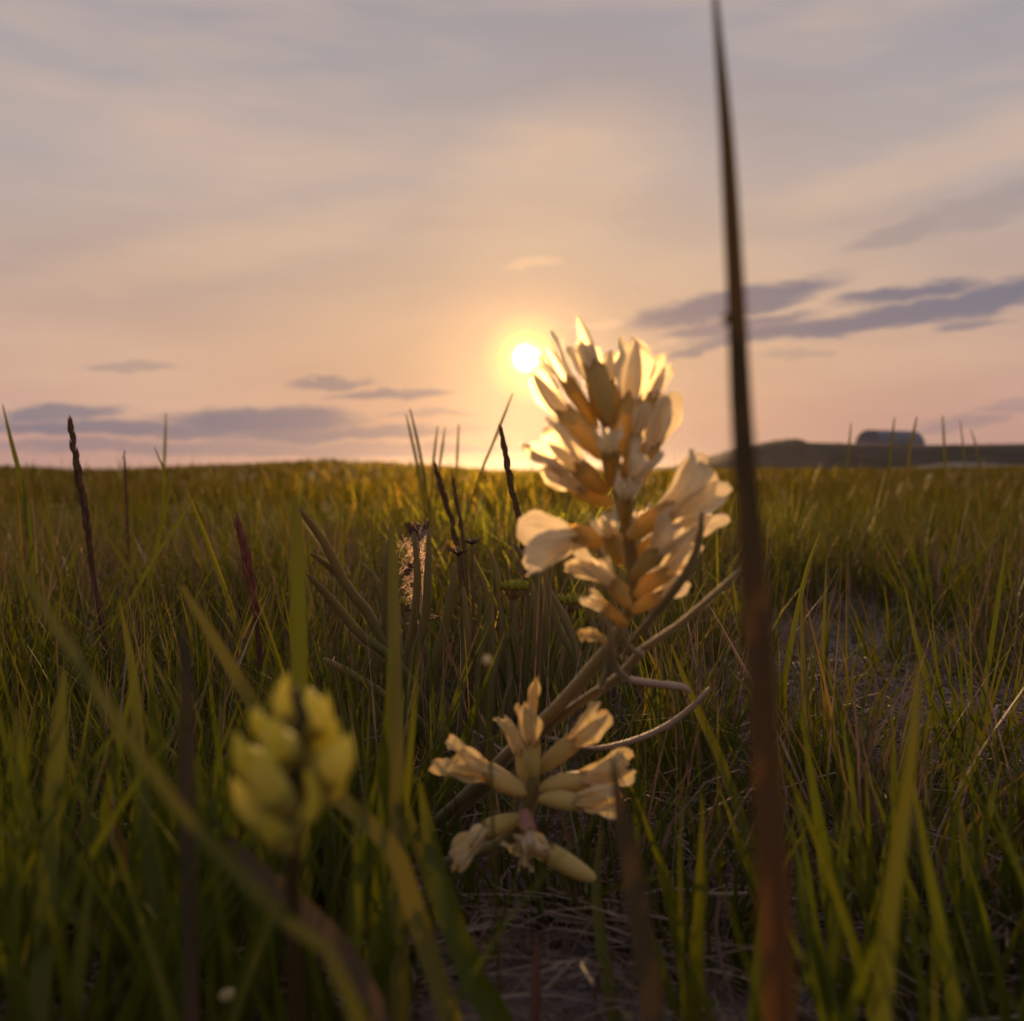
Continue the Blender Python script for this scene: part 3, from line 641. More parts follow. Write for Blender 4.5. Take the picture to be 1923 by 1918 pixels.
BL = [
 # px polyline tip -> root with depth and width, label, material
 ([(556, 930, .27, 10), (558, 1040, .26, 26), (562, 1200, .255, 30), (566, 1420, .25, 32), (570, 1700, .245, 32), (572, 1930, .24, 32)], 'blurred upright olive blade rising behind the pale green bud cluster', mat_blade),
 ([(735, 985, .30, 8), (738, 1080, .29, 20), (742, 1300, .26, 26), (746, 1600, .235, 32), (752, 1930, .22, 36)], 'upright olive blade with a slightly pointed tip left of the woolly dried stalk', mat_blade_olive),
 ([(340, 1100, .24, 8), (385, 1170, .235, 20), (440, 1260, .23, 26), (520, 1390, .22, 30), (640, 1500, .205, 34), (735, 1590, .195, 36), (790, 1740, .19, 40)], 'long olive blade slanting down across the front of the pale green buds', mat_blade_olive),
 ([(12, 1020, .155, 6), (70, 1120, .15, 15), (140, 1230, .14, 20), (230, 1370, .13, 22), (330, 1510, .125, 22), (470, 1660, .12, 22), (600, 1800, .115, 22), (690, 1940, .11, 22)], 'long brown and olive blade slanting from the left edge down to the bottom', mat_blade_olive),
 ([(400, 1540, .21, 6), (470, 1620, .20, 30), (560, 1700, .19, 40), (640, 1780, .18, 42), (700, 1880, .175, 36), (720, 1960, .17, 30)], 'dull pinkish brown dry blade slanting below the pale green buds', mat_blade_brown),
 ([(345, 1180, .22, 8), (352, 1320, .21, 24), (352, 1480, .20, 30), (358, 1700, .19, 30), (362, 1930, .18, 32)], 'upright dark red-brown stem at the left below the leaning blades', mat_dark_stem),
 ([(790, 1470, .24, 10), (812, 1580, .235, 34), (850, 1720, .22, 48), (900, 1850, .21, 56), (950, 1960, .20, 60)], 'broad green blade slanting to the bottom edge left of the drooping flowers', mat_blade),
 ([(752, 1480, .25, 8), (790, 1600, .24, 26), (835, 1720, .23, 34), (890, 1830, .22, 40), (960, 1960, .21, 42)], 'narrower dark green blade lying just left of the broad one at the bottom', mat_blade),
 ([(1130, 1560, .30, 5), (1120, 1650, .29, 16), (1128, 1760, .275, 22), (1148, 1880, .26, 26), (1155, 1940, .255, 26)], 'upright olive blade right below the fallen yellow calyx', mat_blade_olive),
 ([(1150, 1420, .19, 6), (1165, 1520, .185, 26), (1190, 1650, .18, 40), (1215, 1800, .175, 44), (1230, 1950, .17, 44)], 'blurred brownish blade standing in front of the litter at the bottom centre', mat_dark_stem),
 ([(1725, 1240, .19, 6), (1712, 1380, .185, 24), (1690, 1550, .18, 34), (1665, 1720, .175, 40), (1650, 1940, .17, 42)], 'broad blurred green blade standing at the lower right', mat_blade),
 ([(1700, 1105, .46, 3), (1720, 1200, .455, 9), (1745, 1300, .45, 12), (1770, 1420, .445, 13), (1790, 1530, .44, 13)], 'sharp green blade with a reddish tip bending right of the bare soil', mat_blade),
 ([(1540, 1000, .50, 3), (1515, 1070, .49, 9), (1490, 1180, .48, 11), (1465, 1330, .47, 12), (1450, 1480, .46, 12)], 'green blade leaning right just beside the tall dark stem', mat_blade),
 ([(1890, 1010, .44, 3), (1875, 1120, .435, 9), (1855, 1250, .43, 11), (1835, 1400, .42, 12), (1815, 1600, .41, 12)], 'tall thin blade near the right edge leaning right', mat_blade),
 ([(1505, 1110, .42, 3), (1508, 1230, .41, 9), (1515, 1400, .40, 13), (1530, 1560, .39, 15), (1545, 1760, .37, 16)], 'straight olive blade crossing the bare soil right of the tall dark stem', mat_blade_olive),
 ([(1700, 1230, .44, 3), (1640, 1330, .43, 9), (1590, 1430, .42, 12), (1550, 1540, .41, 13), (1520, 1660, .40, 13)], 'blade leaning far right across the bare soil', mat_blade_olive),
 ([(1260, 1210, .36, 3), (1300, 1310, .355, 14), (1350, 1420, .35, 18), (1400, 1560, .34, 20), (1450, 1720, .32, 22), (1500, 1850, .31, 22)], 'green blade slanting down to the foot of the tall dark stem', mat_blade),
 ([(1170, 1470, .34, 2), (1220, 1570, .335, 9), (1260, 1680, .33, 11), (1290, 1800, .325, 12)], 'bright green blade curving down right of the drooping flowers', mat_blade),
 ([(1290, 1630, .31, 2), (1240, 1645, .31, 9), (1180, 1662, .31, 11), (1120, 1680, .315, 11), (1080, 1712, .32, 10)], 'olive blade with an orange tip lying almost level near the bottom centre', mat_blade_olive),
 ([(5, 760, .80, 2), (22, 830, .80, 8), (42, 910, .80, 10), (56, 1000, .80, 11), (66, 1100, .80, 11)], 'tall dark blade at the left edge reaching above the skyline', mat_blade),
 ([(312, 775, 1.5, 2), (311, 830, 1.5, 6), (309, 880, 1.5, 6), (306, 960, 1.5, 6)], 'thin upright blade against the grey cloud at left', mat_blade),
 ([(290, 840, .9, 2), (318, 905, .9, 6), (345, 980, .9, 7), (380, 1060, .9, 7)], 'thin tan blade leaning left above the skyline at left', mat_blade_olive),
 ([(350, 917, .62, 2), (380, 990, .62, 7), (410, 1070, .62, 10), (440, 1160, .62, 11), (470, 1260, .61, 11)], 'sunlit green blade leaning left beside the red-tipped seed head', mat_blade),
 ([(375, 925, .68, 2), (330, 990, .68, 8), (290, 1050, .68, 9), (250, 1120, .68, 9), (215, 1190, .68, 9)], 'blade leaning right and crossing others at left', mat_blade),
 ([(172, 940, .72, 2), (205, 1010, .72, 7), (250, 1080, .72, 9), (300, 1170, .72, 9), (330, 1230, .72, 9)], 'long blade slanting down to the right beside the tall seed head', mat_blade_olive),
 ([(80, 955, .66, 2), (100, 1030, .66, 8), (120, 1120, .66, 9), (150, 1220, .66, 9)], 'blade leaning left in the tuft behind the brown slanting blade', mat_blade),
 ([(318, 920, .75, 2), (305, 980, .75, 7), (290, 1050, .75, 8), (270, 1160, .75, 8)], 'upright blade under the skyline leaning slightly right at left', mat_blade),
 ([(963, 738, 1.1, 2), (945, 785, 1.1, 5), (925, 835, 1.1, 5), (902, 890, 1.1, 5), (880, 960, 1.1, 5)], 'thin straight blade leaning right just below the sun', mat_blade_olive),
 ([(770, 768, 1.2, 2), (780, 810, 1.2, 5), (792, 870, 1.2, 6), (805, 950, 1.2, 6)], 'right of two thin blades leaning left together against the sky', mat_blade_olive),
 ([(763, 778, 1.25, 2), (772, 820, 1.25, 5), (784, 875, 1.25, 6), (797, 950, 1.25, 6)], 'left of two thin blades leaning left together against the sky', mat_blade_olive),
 ([(822, 800, 1.3, 2), (817, 840, 1.3, 5), (812, 890, 1.3, 5), (808, 950, 1.3, 5)], 'thin blade leaning right over the head of the first brown spike', mat_blade_olive),
 ([(836, 802, 1.3, 2), (831, 840, 1.3, 5), (824, 890, 1.3, 5), (818, 950, 1.3, 5)], 'thin blade leaning right just beside another above the brown spike', mat_blade_olive),
 ([(862, 796, 1.4, 2), (860, 840, 1.4, 5), (857, 900, 1.4, 5), (855, 960, 1.4, 5)], 'thin upright blade alone between the leaning ones and the sun', mat_blade_olive),
 ([(1722, 782, 1.5, 2), (1716, 810, 1.5, 5), (1708, 850, 1.5, 5), (1700, 930, 1.5, 5)], 'thin blade standing up before the right end of the far hut', mat_blade_olive),
 ([(1680, 785, 1.6, 2), (1676, 815, 1.6, 4), (1672, 860, 1.6, 4), (1668, 930, 1.6, 4)], 'thin blade standing up before the middle of the far hut', mat_blade_olive),
 ([(1598, 795, 1.6, 2), (1595, 830, 1.6, 4), (1592, 880, 1.6, 4), (1590, 940, 1.6, 4)], 'thin blade left of the far hut', mat_blade_olive),
 ([(1770, 780, 1.7, 2), (1772, 815, 1.7, 4), (1775, 880, 1.7, 4), (1778, 940, 1.7, 4)], 'nearest blade to the right of the far hut above the hill', mat_blade_olive),
 ([(1803, 790, 1.7, 2), (1806, 820, 1.7, 4), (1812, 880, 1.7, 4), (1816, 940, 1.7, 4)], 'second blade to the right of the far hut above the hill', mat_blade_olive),
 ([(1822, 806, 1.8, 2), (1830, 830, 1.8, 5), (1840, 880, 1.8, 5), (1850, 940, 1.8, 5)], 'bent blade farthest right above the hill', mat_blade_olive),
 ([(30, 1330, .26, 6), (42, 1450, .25, 24), (62, 1600, .24, 30), (80, 1760, .23, 32), (95, 1940, .22, 32)], 'blurred green blade upright at the left edge of the bottom', mat_blade),
 ([(0, 1545, .24, 8), (60, 1620, .235, 24), (130, 1700, .23, 28), (230, 1800, .22, 30), (330, 1930, .21, 30)], 'yellowish blade slanting right across the bottom left corner', mat_blade_olive),
 ([(120, 1260, .23, 8), (110, 1400, .22, 30), (96, 1560, .21, 36), (86, 1740, .20, 40), (70, 1940, .19, 42)], 'broad olive blade at the far left of the bottom leaning right', mat_blade),
 ([(250, 1330, .25, 6), (262, 1440, .24, 24), (280, 1570, .23, 30), (300, 1720, .22, 34), (320, 1940, .21, 34)], 'broad dark green blade between the red-brown stem and the left edge', mat_blade),
 ([(225, 1130, .30, 4), (250, 1260, .29, 18), (262, 1400, .28, 24), (268, 1560, .27, 26), (270, 1760, .26, 28)], 'green blade rising beside the long brown one at left', mat_blade),
 ([(360, 1440, .28, 4), (400, 1520, .275, 18), (440, 1600, .27, 22), (470, 1700, .26, 24), (500, 1860, .25, 26)], 'yellow-edged blade leaning left under the green buds', mat_blade_olive),
 ([(560, 1560, .27, 5), (540, 1650, .26, 20), (520, 1750, .25, 26), (500, 1930, .24, 28)], 'green blade standing straight below the bud cluster', mat_blade),
 ([(660, 1640, .29, 4), (650, 1720, .28, 18), (640, 1810, .27, 22), (632, 1930, .26, 24)], 'dark green blade in the shade right below the bud cluster', mat_blade),
 ([(1880, 1430, .32, 4), (1850, 1540, .31, 22), (1820, 1660, .30, 28), (1780, 1790, .29, 30), (1740, 1940, .28, 30)], 'green blade leaning right in the tuft at the bottom right', mat_blade),
 ([(1560, 1640, .28, 5), (1640, 1700, .275, 18), (1730, 1770, .27, 22), (1830, 1850, .26, 24), (1930, 1910, .25, 24)], 'olive blade slanting down to the bottom right corner', mat_blade_olive),
 ([(1590, 1480, .30, 4), (1580, 1600, .29, 18), (1570, 1740, .28, 22), (1560, 1930, .27, 24)], 'green blade left of the broad blurred one at the lower right', mat_blade),
 ([(1800, 1500, .30, 4), (1815, 1620, .29, 20), (1840, 1760, .28, 26), (1870, 1930, .27, 28)], 'green blade leaning left beside the bottom right tuft', mat_blade),
 ([(1490, 1560, .30, 4), (1500, 1660, .29, 16), (1520, 1780, .28, 20), (1545, 1930, .27, 22)], 'green blade close to the right of the tall stem at the bottom', mat_blade),
 ([(1010, 1760, .24, 4), (1008, 1810, .235, 16), (1006, 1870, .23, 20), (1004, 1950, .225, 20)], 'short orange-brown blade at the bottom edge in the centre', mat_red),
]
for pts, lab, m_ in BL:
    blade_thing(pts, lab, m_, twist=random.uniform(-.5, .5), fold=random.uniform(.2, .5))

# dry pale stems lying in an arch
DS = [([(1520, 1695, .33, 5), (1440, 1680, .33, 9), (1340, 1680, .325, 9), (1240, 1672, .325, 8), (1150, 1718, .33, 7)], 'pale dry stem arching over the litter left of the tall dark stem'),
      ([(1120, 1860, .30, 6), (1060, 1910, .295, 10), (1010, 1960, .29, 10)], 'mauve dry stem lying at the bottom edge'),
      ([(1250, 1710, .35, 5), (1255, 1770, .345, 7), (1250, 1830, .34, 7), (1262, 1880, .335, 6)], 'short grey dead stem standing bent in the litter'),
      ([(875, 1365, .50, 4), (905, 1385, .5, 7), (935, 1405, .5, 8), (960, 1425, .5, 8)], 'mauve dry stem leaning behind the drooping flowers'),
      ([(1625, 1235, .60, 5), (1640, 1262, .6, 7), (1645, 1300, .6, 7), (1640, 1360, .6, 6)], 'pale hooked dead shoot on the bare soil'),
      ([(1548, 1285, .55, 4), (1556, 1320, .55, 7), (1545, 1370, .55, 7), (1530, 1410, .55, 6)], 'pale curved dead shoot in front of the hooked one')]
for pts, lab in DS:
    blade_thing(pts, lab, mat_dry_one, 'dry_straw', 'dry straw', round_=True)

# ------------------------------------------------------------------ seed heads
def seed_head(px_pts, spike_n, spike_frac, label, mat_s, mat_p, wide):
    pts = line(px_pts); n = 40
    s = spline(pts, n)[::-1]; root = Vector(s[0][:3])
    t = thing('seed_head', label, 'seed head', root)
    c = s[:, :3] - np.array(root)
    k = int(n * (1 - spike_frac))
    v_, q_, tr = tube(c[:n - 1], np.maximum(s[:n - 1, 3] * .5, 1e-5), 7)
    link('stem', mesh_np('stem', v_, q_, tr, {'t': np.concatenate([np.repeat(np.linspace(0, 1, n - 1), 7), [0, 1]])}), mat_s, t)
    T, A, B = frames(c)
    dpt = px_pts[0][2]; W0 = wide * dpt / F
    core = c[k:]; m_ = len(core)
    v_, q_, tr = tube(core, W0 * .30 * np.interp(np.linspace(0, 1, m_), [0, .1, .6, 1], [.7, 1, .9, .3]), 8)
    link('rachis', mesh_np('rachis', v_, q_, tr), mat_p, t)
    for i_ in range(spike_n):
        f = i_ / (spike_n - 1)
        x = (k + f * (n - 1 - k)); a = int(min(x, n - 2)); fr = x - a
        o = c[a] * (1 - fr) + c[a + 1] * fr
        an = (i_ % 2) * math.pi + random.gauss(0, .55) + .5 * (i_ % 3)
        out = B[a] * math.cos(an) + A[a] * math.sin(an)
        W_ = W0 * np.interp(f, [0, .12, .6, 1], [.6, .95, 1, .65]) * random.uniform(.85, 1.12)
        ln = W_ * 2.3 * random.uniform(.85, 1.15)
        e = o + T[a] * ln + out * W_ * .40
        mid = o + T[a] * ln * .5 + out * W_ * .36
        v2, q2, t2 = tube(spline([o, mid, e], 6), np.array([.12, .24, .27, .21, .11, .015]) * W_, 6)
        link('spikelet', mesh_np('spikelet', v2, q2, t2), mat_p, t)
seed_head([(132, 797, .62, 4), (140, 850, .62, 7), (152, 920, .62, 9), (164, 990, .62, 10), (175, 1080, .62, 11), (190, 1160, .615, 12), (210, 1280, .61, 13), (226, 1400, .60, 14)], 44, .42, 'tall brown grass seed head standing above the skyline at left', mat_red, mat_spike, 15)
seed_head([(446, 984, .52, 4), (458, 1030, .52, 8), (470, 1090, .52, 9), (480, 1150, .52, 9), (487, 1230, .52, 10), (492, 1320, .515, 12)], 37, .40, 'red-tipped grass seed head at left below the skyline', mat_red, mat_spike_red, 19)
seed_head([(942, 812, .62, 4), (950, 860, .62, 7), (960, 910, .62, 8), (972, 970, .62, 8), (985, 1060, .62, 8), (990, 1150, .62, 8)], 34, .40, 'slender seed head rising above the skyline just below the sun', mat_spike, mat_spike, 13)
seed_head([(818, 878, .70, 3), (832, 925, .70, 6), (848, 980, .70, 7), (862, 1040, .70, 7), (880, 1130, .70, 7)], 30, .45, 'slender brown spike touching the skyline left of the sun', mat_spike, mat_spike, 12)
seed_head([(850, 895, .74, 3), (858, 945, .74, 6), (868, 1000, .74, 6), (878, 1080, .74, 6)], 23, .45, 'thinner brown spike just right of another below the skyline', mat_spike, mat_spike, 9)
seed_head([(234, 855, 1.0, 3), (235, 890, 1.0, 5), (237, 930, 1.0, 5), (240, 1000, 1.0, 5)], 17, .5, 'small pinkish seed head on the skyline at left', mat_spike, mat_spike_red, 8)

# ------------------------------------------------------------------ plant with many fleshy linear leaves
def leafy_plant():
    c0 = P(900, 1420, .545); c0.z = float(gz(c0.x, c0.y))
    t = thing('linear_leaved_plant', 'plant with many upright grey-green finger-like leaves in the centre of the field', 'plant', c0)
    LV = [  # tip -> root
     [(562, 955, .46, 9), (610, 1020, .47, 17), (650, 1100, .48, 20), (690, 1150, .49, 20), (740, 1240, .50, 21), (800, 1340, .52, 20)],
     [(585, 1040, .47, 8), (630, 1075, .48, 14), (680, 1140, .49, 16), (730, 1220, .5, 16), (790, 1330, .52, 16)],
     [(580, 1080, .46, 8), (625, 1130, .47, 17), (680, 1195, .48, 18), (740, 1240, .49, 18), (800, 1330, .51, 18)],
     [(607, 1238, .46, 9), (640, 1255, .46, 15), (690, 1285, .47, 17), (740, 1320, .48, 17), (800, 1370, .5, 16)],
     [(737, 990, .48, 9), (730, 1050, .48, 17), (726, 1140, .49, 19), (735, 1230, .5, 19), (770, 1370, .52, 19)],
     [(777, 1000, .53, 7), (784, 1080, .53, 14), (775, 1180, .535, 15), (755, 1270, .54, 16), (745, 1340, .54, 16)],
     [(806, 995, .52, 7), (803, 1080, .52, 15), (798, 1170, .525, 17), (775, 1240, .53, 17), (760, 1330, .54, 17)],
     [(853, 1060, .52, 8), (848, 1120, .52, 17), (830, 1200, .525, 19), (810, 1270, .53, 19), (795, 1360, .54, 18)],
     [(870, 1105, .51, 8), (877, 1180, .51, 15), (872, 1260, .515, 17), (855, 1340, .52, 18), (835, 1410, .53, 18)],
     [(892, 1058, .56, 5), (910, 1100, .56, 10), (918, 1160, .56, 12), (922, 1220, .56, 12), (925, 1340, .56, 12)],
     [(918, 1033, .57, 5), (932, 1070, .57, 11), (940, 1130, .57, 12), (945, 1200, .57, 13), (942, 1350, .57, 13)],
     [(966, 1022, .54, 6), (990, 1060, .54, 13), (1015, 1105, .54, 12), (1025, 1180, .54, 12), (1010, 1330, .55, 12)],
     [(1012, 1030, .54, 6), (1010, 1100, .54, 14), (1008, 1190, .54, 15), (998, 1300, .55, 15)],
     [(1020, 1040, .53, 6), (1030, 1110, .53, 14), (1050, 1180, .53, 13), (1078, 1240, .53, 13), (1090, 1330, .54, 13)],
     [(1033, 1110, .52, 7), (1060, 1160, .52, 15), (1082, 1220, .52, 12), (1092, 1290, .53, 12)],
     [(1100, 1085, .60, 5), (1108, 1130, .6, 10), (1114, 1180, .6, 11), (1118, 1280, .6, 11)],
     [(830, 1290, .50, 7), (832, 1330, .5, 13), (828, 1380, .5, 15), (825, 1420, .51, 15)],
     [(700, 1072, .5, 6), (716, 1130, .5, 12), (735, 1190, .51, 13), (760, 1290, .52, 14)],
     [(680, 1060, .51, 5), (705, 1085, .51, 9), (726, 1130, .515, 10), (750, 1230, .53, 11)],
     [(968, 1130, .56, 6), (965, 1190, .56, 12), (958, 1260, .56, 13), (955, 1370, .56, 13)],
     [(926, 1160, .56, 6), (924, 1230, .56, 12), (918, 1300, .56, 13), (912, 1390, .56, 13)],
     [(1066, 1200, .55, 6), (1050, 1260, .55, 12), (1035, 1330, .555, 13), (1030, 1400, .56, 13)],
     [(660, 1190, .5, 6), (700, 1230, .5, 13), (745, 1290, .51, 15), (790, 1370, .52, 15)],
     [(900, 1340, .47, 8), (915, 1380, .47, 16), (925, 1430, .475, 18), (930, 1480, .48, 18)],
    ]
    for _ in range(64):
        bx_ = random.uniform(790, 1080); sx = (bx_ - 930) / 150
        tx = bx_ + sx * random.uniform(30, 110) + random.gauss(0, 28)
        ty = random.uniform(1085, 1290) + abs(sx) * 25
        d = random.uniform(.53, .66); by_ = 885 + .15 * F / d * random.uniform(.93, 1.0)
        w = random.uniform(6, 11) * .56 / d
        mx_ = (tx * .55 + bx_ * .45) + random.gauss(0, 8)
        LV.append([(tx, ty, d, w * .45), ((tx * .85 + mx_ * .15), ty + .1 * (by_ - ty), d, w * .85), (mx_, (ty * .5 + by_ * .5), d, w), (bx_, by_, d, w)])
    for pts in LV:
        s = spline(line(pts), 18)[::-1]
        c = s[:, :3] - np.array(c0)
        r = np.maximum(s[:, 3] * .5, 2e-4)
        dirn = c[-1] - c[-2]; dirn /= np.linalg.norm(dirn)
        c = np.vstack([c, c[-1] + dirn * r[-1] * .6]); r = np.concatenate([r, [r[-1] * .45]])
        v_, q_, tr = tube(c, r, 8, flat=.6)
        tt = np.concatenate([np.repeat(np.linspace(0, 1, len(c)), 8), [0, 1]])
        link('leaf', mesh_np('leaf', v_, q_, tr, {'t': tt}), mat_fleshy, t)
leafy_plant()

# ------------------------------------------------------------------ dried and green flower heads among the leaves
def hairs(centres, n, ln, w, spread=1.0):
    vs, qs = [], []
    for k in range(n):
        o = np.array(centres[k % len(centres)]) + rng.normal(0, 1, 3) * np.array([.0011, .0011, .0012])
        d = rng.normal(0, 1, 3); d[2] *= .8; d /= np.linalg.norm(d)
        b = rng.normal(0, 1, 3) * .6
        l_ = ln * rng.uniform(.4, 1.3)
        c = np.array([o + d * l_ * t + b * l_ * t * t for t in (0, .33, .66, 1)])
        T = c[-1] - c[0]; sd = np.cross(T, (0, 1, .2)); sd = sd / (np.linalg.norm(sd) + 1e-9) * w * .5
        m = len(vs) * 1
        for p in c: vs += [p - sd, p + sd]
        base_ = m
        for a in range(3): qs.append((base_ + 2 * a, base_ + 2 * a + 1, base_ + 2 * a + 3, base_ + 2 * a + 2))
    return np.array(vs), np.array(qs)

def woolly_stalk():
    pts = line([(785, 985, .58, 6), (788, 1050, .58, 7), (792, 1130, .58, 7), (800, 1260, .58, 8)])
    s = spline(pts, 24)[::-1]; root = Vector(s[0][:3]); c = s[:, :3] - np.array(root)
    t = thing('woolly_dried_stalk', 'dried flower stalk wrapped in pale sunlit woolly hairs among the finger-like leaves', 'dried flower', root)
    v_, q_, tr = tube(c, s[:, 3] * .5, 7); link('stem', mesh_np('stem', v_, q_, tr), mat_dead, t)
    # cup-shaped seed head with ragged rim
    top = c[-1]; parts = []
    Rr = 20 * .58 / F
    for k in range(13):
        a = 2 * math.pi * k / 13
        o = top + np.array([math.cos(a) * Rr * .3, math.sin(a) * Rr * .3, -Rr * 1.3]); e = top + np.array([math.cos(a) * Rr, math.sin(a) * Rr, random.uniform(-.1, .3) * Rr])
        m = (o + e) / 2 + np.array([math.cos(a), math.sin(a), 0]) * Rr * .15
        e2 = e + np.array([math.cos(a + .6), math.sin(a + .6), .3]) * Rr * .35
        parts.append(tube(spline([o, m, e, e2], 7), np.array([1, 1.3, 1.3, 1.1, .8, .5, .15]) * Rr * .13, 5))
    link('seed_cup', mesh_np('seed_cup', *joinm(parts)), mat_dead, t)
    cs = [np.array(P(790 + random.gauss(0, 5), y, .574)) - np.array(root) for y in np.linspace(998, 1165, 40)] + [np.array(P(766 + random.gauss(0, 6), y, .575)) - np.array(root) for y in np.linspace(1010, 1120, 14)]
    v_, q_ = hairs(cs, 620, .0040, .00016); w = link('wool', mesh_np('wool', v_, q_), mat_wool, t); w['kind'] = 'stuff'
    # clump of brown florets at its left side
    cc = np.array(P(768, 1068, .575)) - np.array(root); parts = []
    for k in range(14):
        d = rng.normal(0, 1, 3); d /= np.linalg.norm(d)
        parts.append(tube(spline([cc, cc + d * .0022, cc + d * .0045], 5), np.array([.5, .8, .7, .4, .1]) * .001, 5))
    link('floret_clump', mesh_np('floret_clump', *joinm(parts)), mat_dead, t)
woolly_stalk()

def dried_head(px, py, d, root_px, label, rad):
    pts = line([(px, py, d, 5), ((px + root_px[0]) / 2 + 3, (py + root_px[1]) / 2, d, 6), (root_px[0], root_px[1], d, 7)])
    s = spline(pts, 18)[::-1]; root = Vector(s[0][:3]); c = s[:, :3] - np.array(root)
    t = thing('dried_flower_head', label, 'dried flower', root)
    v_, q_, tr = tube(c, s[:, 3] * .5, 7); link('stem', mesh_np('stem', v_, q_, tr), mat_dead, t)
    top = c[-1]; Rr = rad * d / F
    for k in range(9):
        a = 2 * math.pi * k / 9 + random.uniform(-.2, .2)
        dr = np.array([math.cos(a), math.sin(a), random.uniform(.15, .55)])
        e = top + dr * Rr; e2 = e + np.array([math.cos(a + .9), math.sin(a + .9), .5]) * Rr * .4
        v2, q2, t2 = tube(spline([top - np.array([0, 0, Rr * .2]), top + dr * Rr * .5, e, e2], 7), np.array([1.2, 1.5, 1.6, 1.5, 1.2, .7, .2]) * Rr * .09, 5)
        link('bract', mesh_np('bract', v2, q2, t2), mat_dead, t)
dried_head(860, 1040, .57, (875, 1260), 'small dark dried flower head on a thin stem, left of a pair', 17)
dried_head(886, 1020, .60, (885, 1250), 'small dark dried flower head, higher and right one of a pair', 15)

def green_head(px, py, d, root_px, label, rad):
    pts = line([(px, py + rad * .5, d, 12), ((px + root_px[0]) / 2, (py + root_px[1]) / 2, d, 11), (root_px[0], root_px[1], d, 12)])
    s = spline(pts, 18)[::-1]; root = Vector(s[0][:3]); c = s[:, :3] - np.array(root)
    t = thing('green_flower_head', label, 'flower head', root)
    v_, q_, tr = tube(c, s[:, 3] * .5, 8); link('stem', mesh_np('stem', v_, q_, tr), mat_fleshy, t)
    top = c[-1]; Rr = rad * d / F
    pr = [(.05, -.9), (.45, -.75), (.75, -.35), (.85, .05), (.7, .22), (.3, .3), (.02, .32)]
    k_ = 12
    vv = [top + np.array([math.cos(2 * math.pi * b / k_) * r_ * Rr, math.sin(2 * math.pi * b / k_) * r_ * Rr, z_ * Rr]) for r_, z_ in pr for b in range(k_)]
    qq = [(a * k_ + b, a * k_ + (b + 1) % k_, (a + 1) * k_ + (b + 1) % k_, (a + 1) * k_ + b) for a in range(len(pr) - 1) for b in range(k_)]
    link('head', mesh_np('head', vv, qq), mat_fleshy, t)
    for ring, n_, rr_, up in ((0, 11, .95, .55), (1, 8, .6, .62), (2, 4, .25, .6)):
        for b in range(n_):
            a = 2 * math.pi * (b + .5 * ring) / n_
            o = top + np.array([math.cos(a) * rr_ * .75, math.sin(a) * rr_ * .75, .0]) * Rr
            e = top + np.array([math.cos(a) * (rr_ + .12), math.sin(a) * (rr_ + .12), up + random.uniform(-.08, .08)]) * Rr
            v2, q2, t2 = tube(spline([o, (o + e) / 2 + np.array([math.cos(a), math.sin(a), 0]) * Rr * .12, e], 6), np.array([.20, .24, .22, .15, .08, .02]) * Rr, 6)
            link('floret', mesh_np('floret', v2, q2, t2), mat_headgreen, t)
green_head(965, 1092, .565, (960, 1330), 'yellow-green toothed flower head on a stem, left and higher one of two', 24)
green_head(1073, 1118, .575, (1060, 1330), 'yellow-green toothed flower head just left of the tall flower spike', 24)
green_head(765, 1125, .60, (770, 1330), 'yellow-green flower head half hidden under the woolly dried stalk', 18)

# ------------------------------------------------------------------ pea-type flowers
def sheet(path, hw, nx=9, cup=0.0, ruffle=0.0, notch=0.0, seed=0):
    """petal: path [(y, z)], half widths, cupped across; returns grid in flower space"""
    p = spline([(a, b, 0) for a, b in path], 14); n = len(p)
    w = np.interp(np.linspace(0, 1, n), np.linspace(0, 1, len(hw)), hw)
    vs = []
    for i_ in range(n):
        t = i_ / (n - 1)
        T = p[min(i_ + 1, n - 1)] - p[max(i_ - 1, 0)]; T = T / (np.linalg.norm(T) + 1e-9)
        nrm = np.array([-T[1], T[0]])
        for j_ in range(nx):
            s_ = 2 * j_ / (nx - 1) - 1
            x = s_ * w[i_] * (1 + .10 * math.sin(seed * 3 + 6.5 * t + 2.1 * s_) * t + .06 * math.sin(seed * 7 + 17 * t))
            dz = .016 * math.sin(seed * 5 + 11 * t + 3.7 * s_) * t + .010 * math.sin(seed * 2 + 7.7 * s_ * t * 2 + 5) + cup * (s_ * s_) * w[i_] + ruffle * t * abs(s_) ** 2 * math.sin(seed + 9 * t + 4.2 * s_)
            back = -notch * max(0, 1 - abs(s_) * 2.2) * max(0, t - .8) / .2 + (-.10 * s_ * s_ * max(0, t - .6))
            y = p[i_][0] + T[0] * back + nrm[0] * dz; z = p[i_][1] + T[1] * back + nrm[1] * dz
            vs.append((x, y, z))
    qs = [(i_ * nx + j_, i_ * nx + j_ + 1, (i_ + 1) * nx + j_ + 1, (i_ + 1) * nx + j_) for i_ in range(n - 1) for j_ in range(nx - 1)]
    return np.array(vs), np.array(qs)

def petal_attrs(nv, nx):
    n = nv // nx
    return {'u': np.tile(np.linspace(0, 1, nx), n), 't': np.repeat(np.linspace(0, 1, n), nx)}

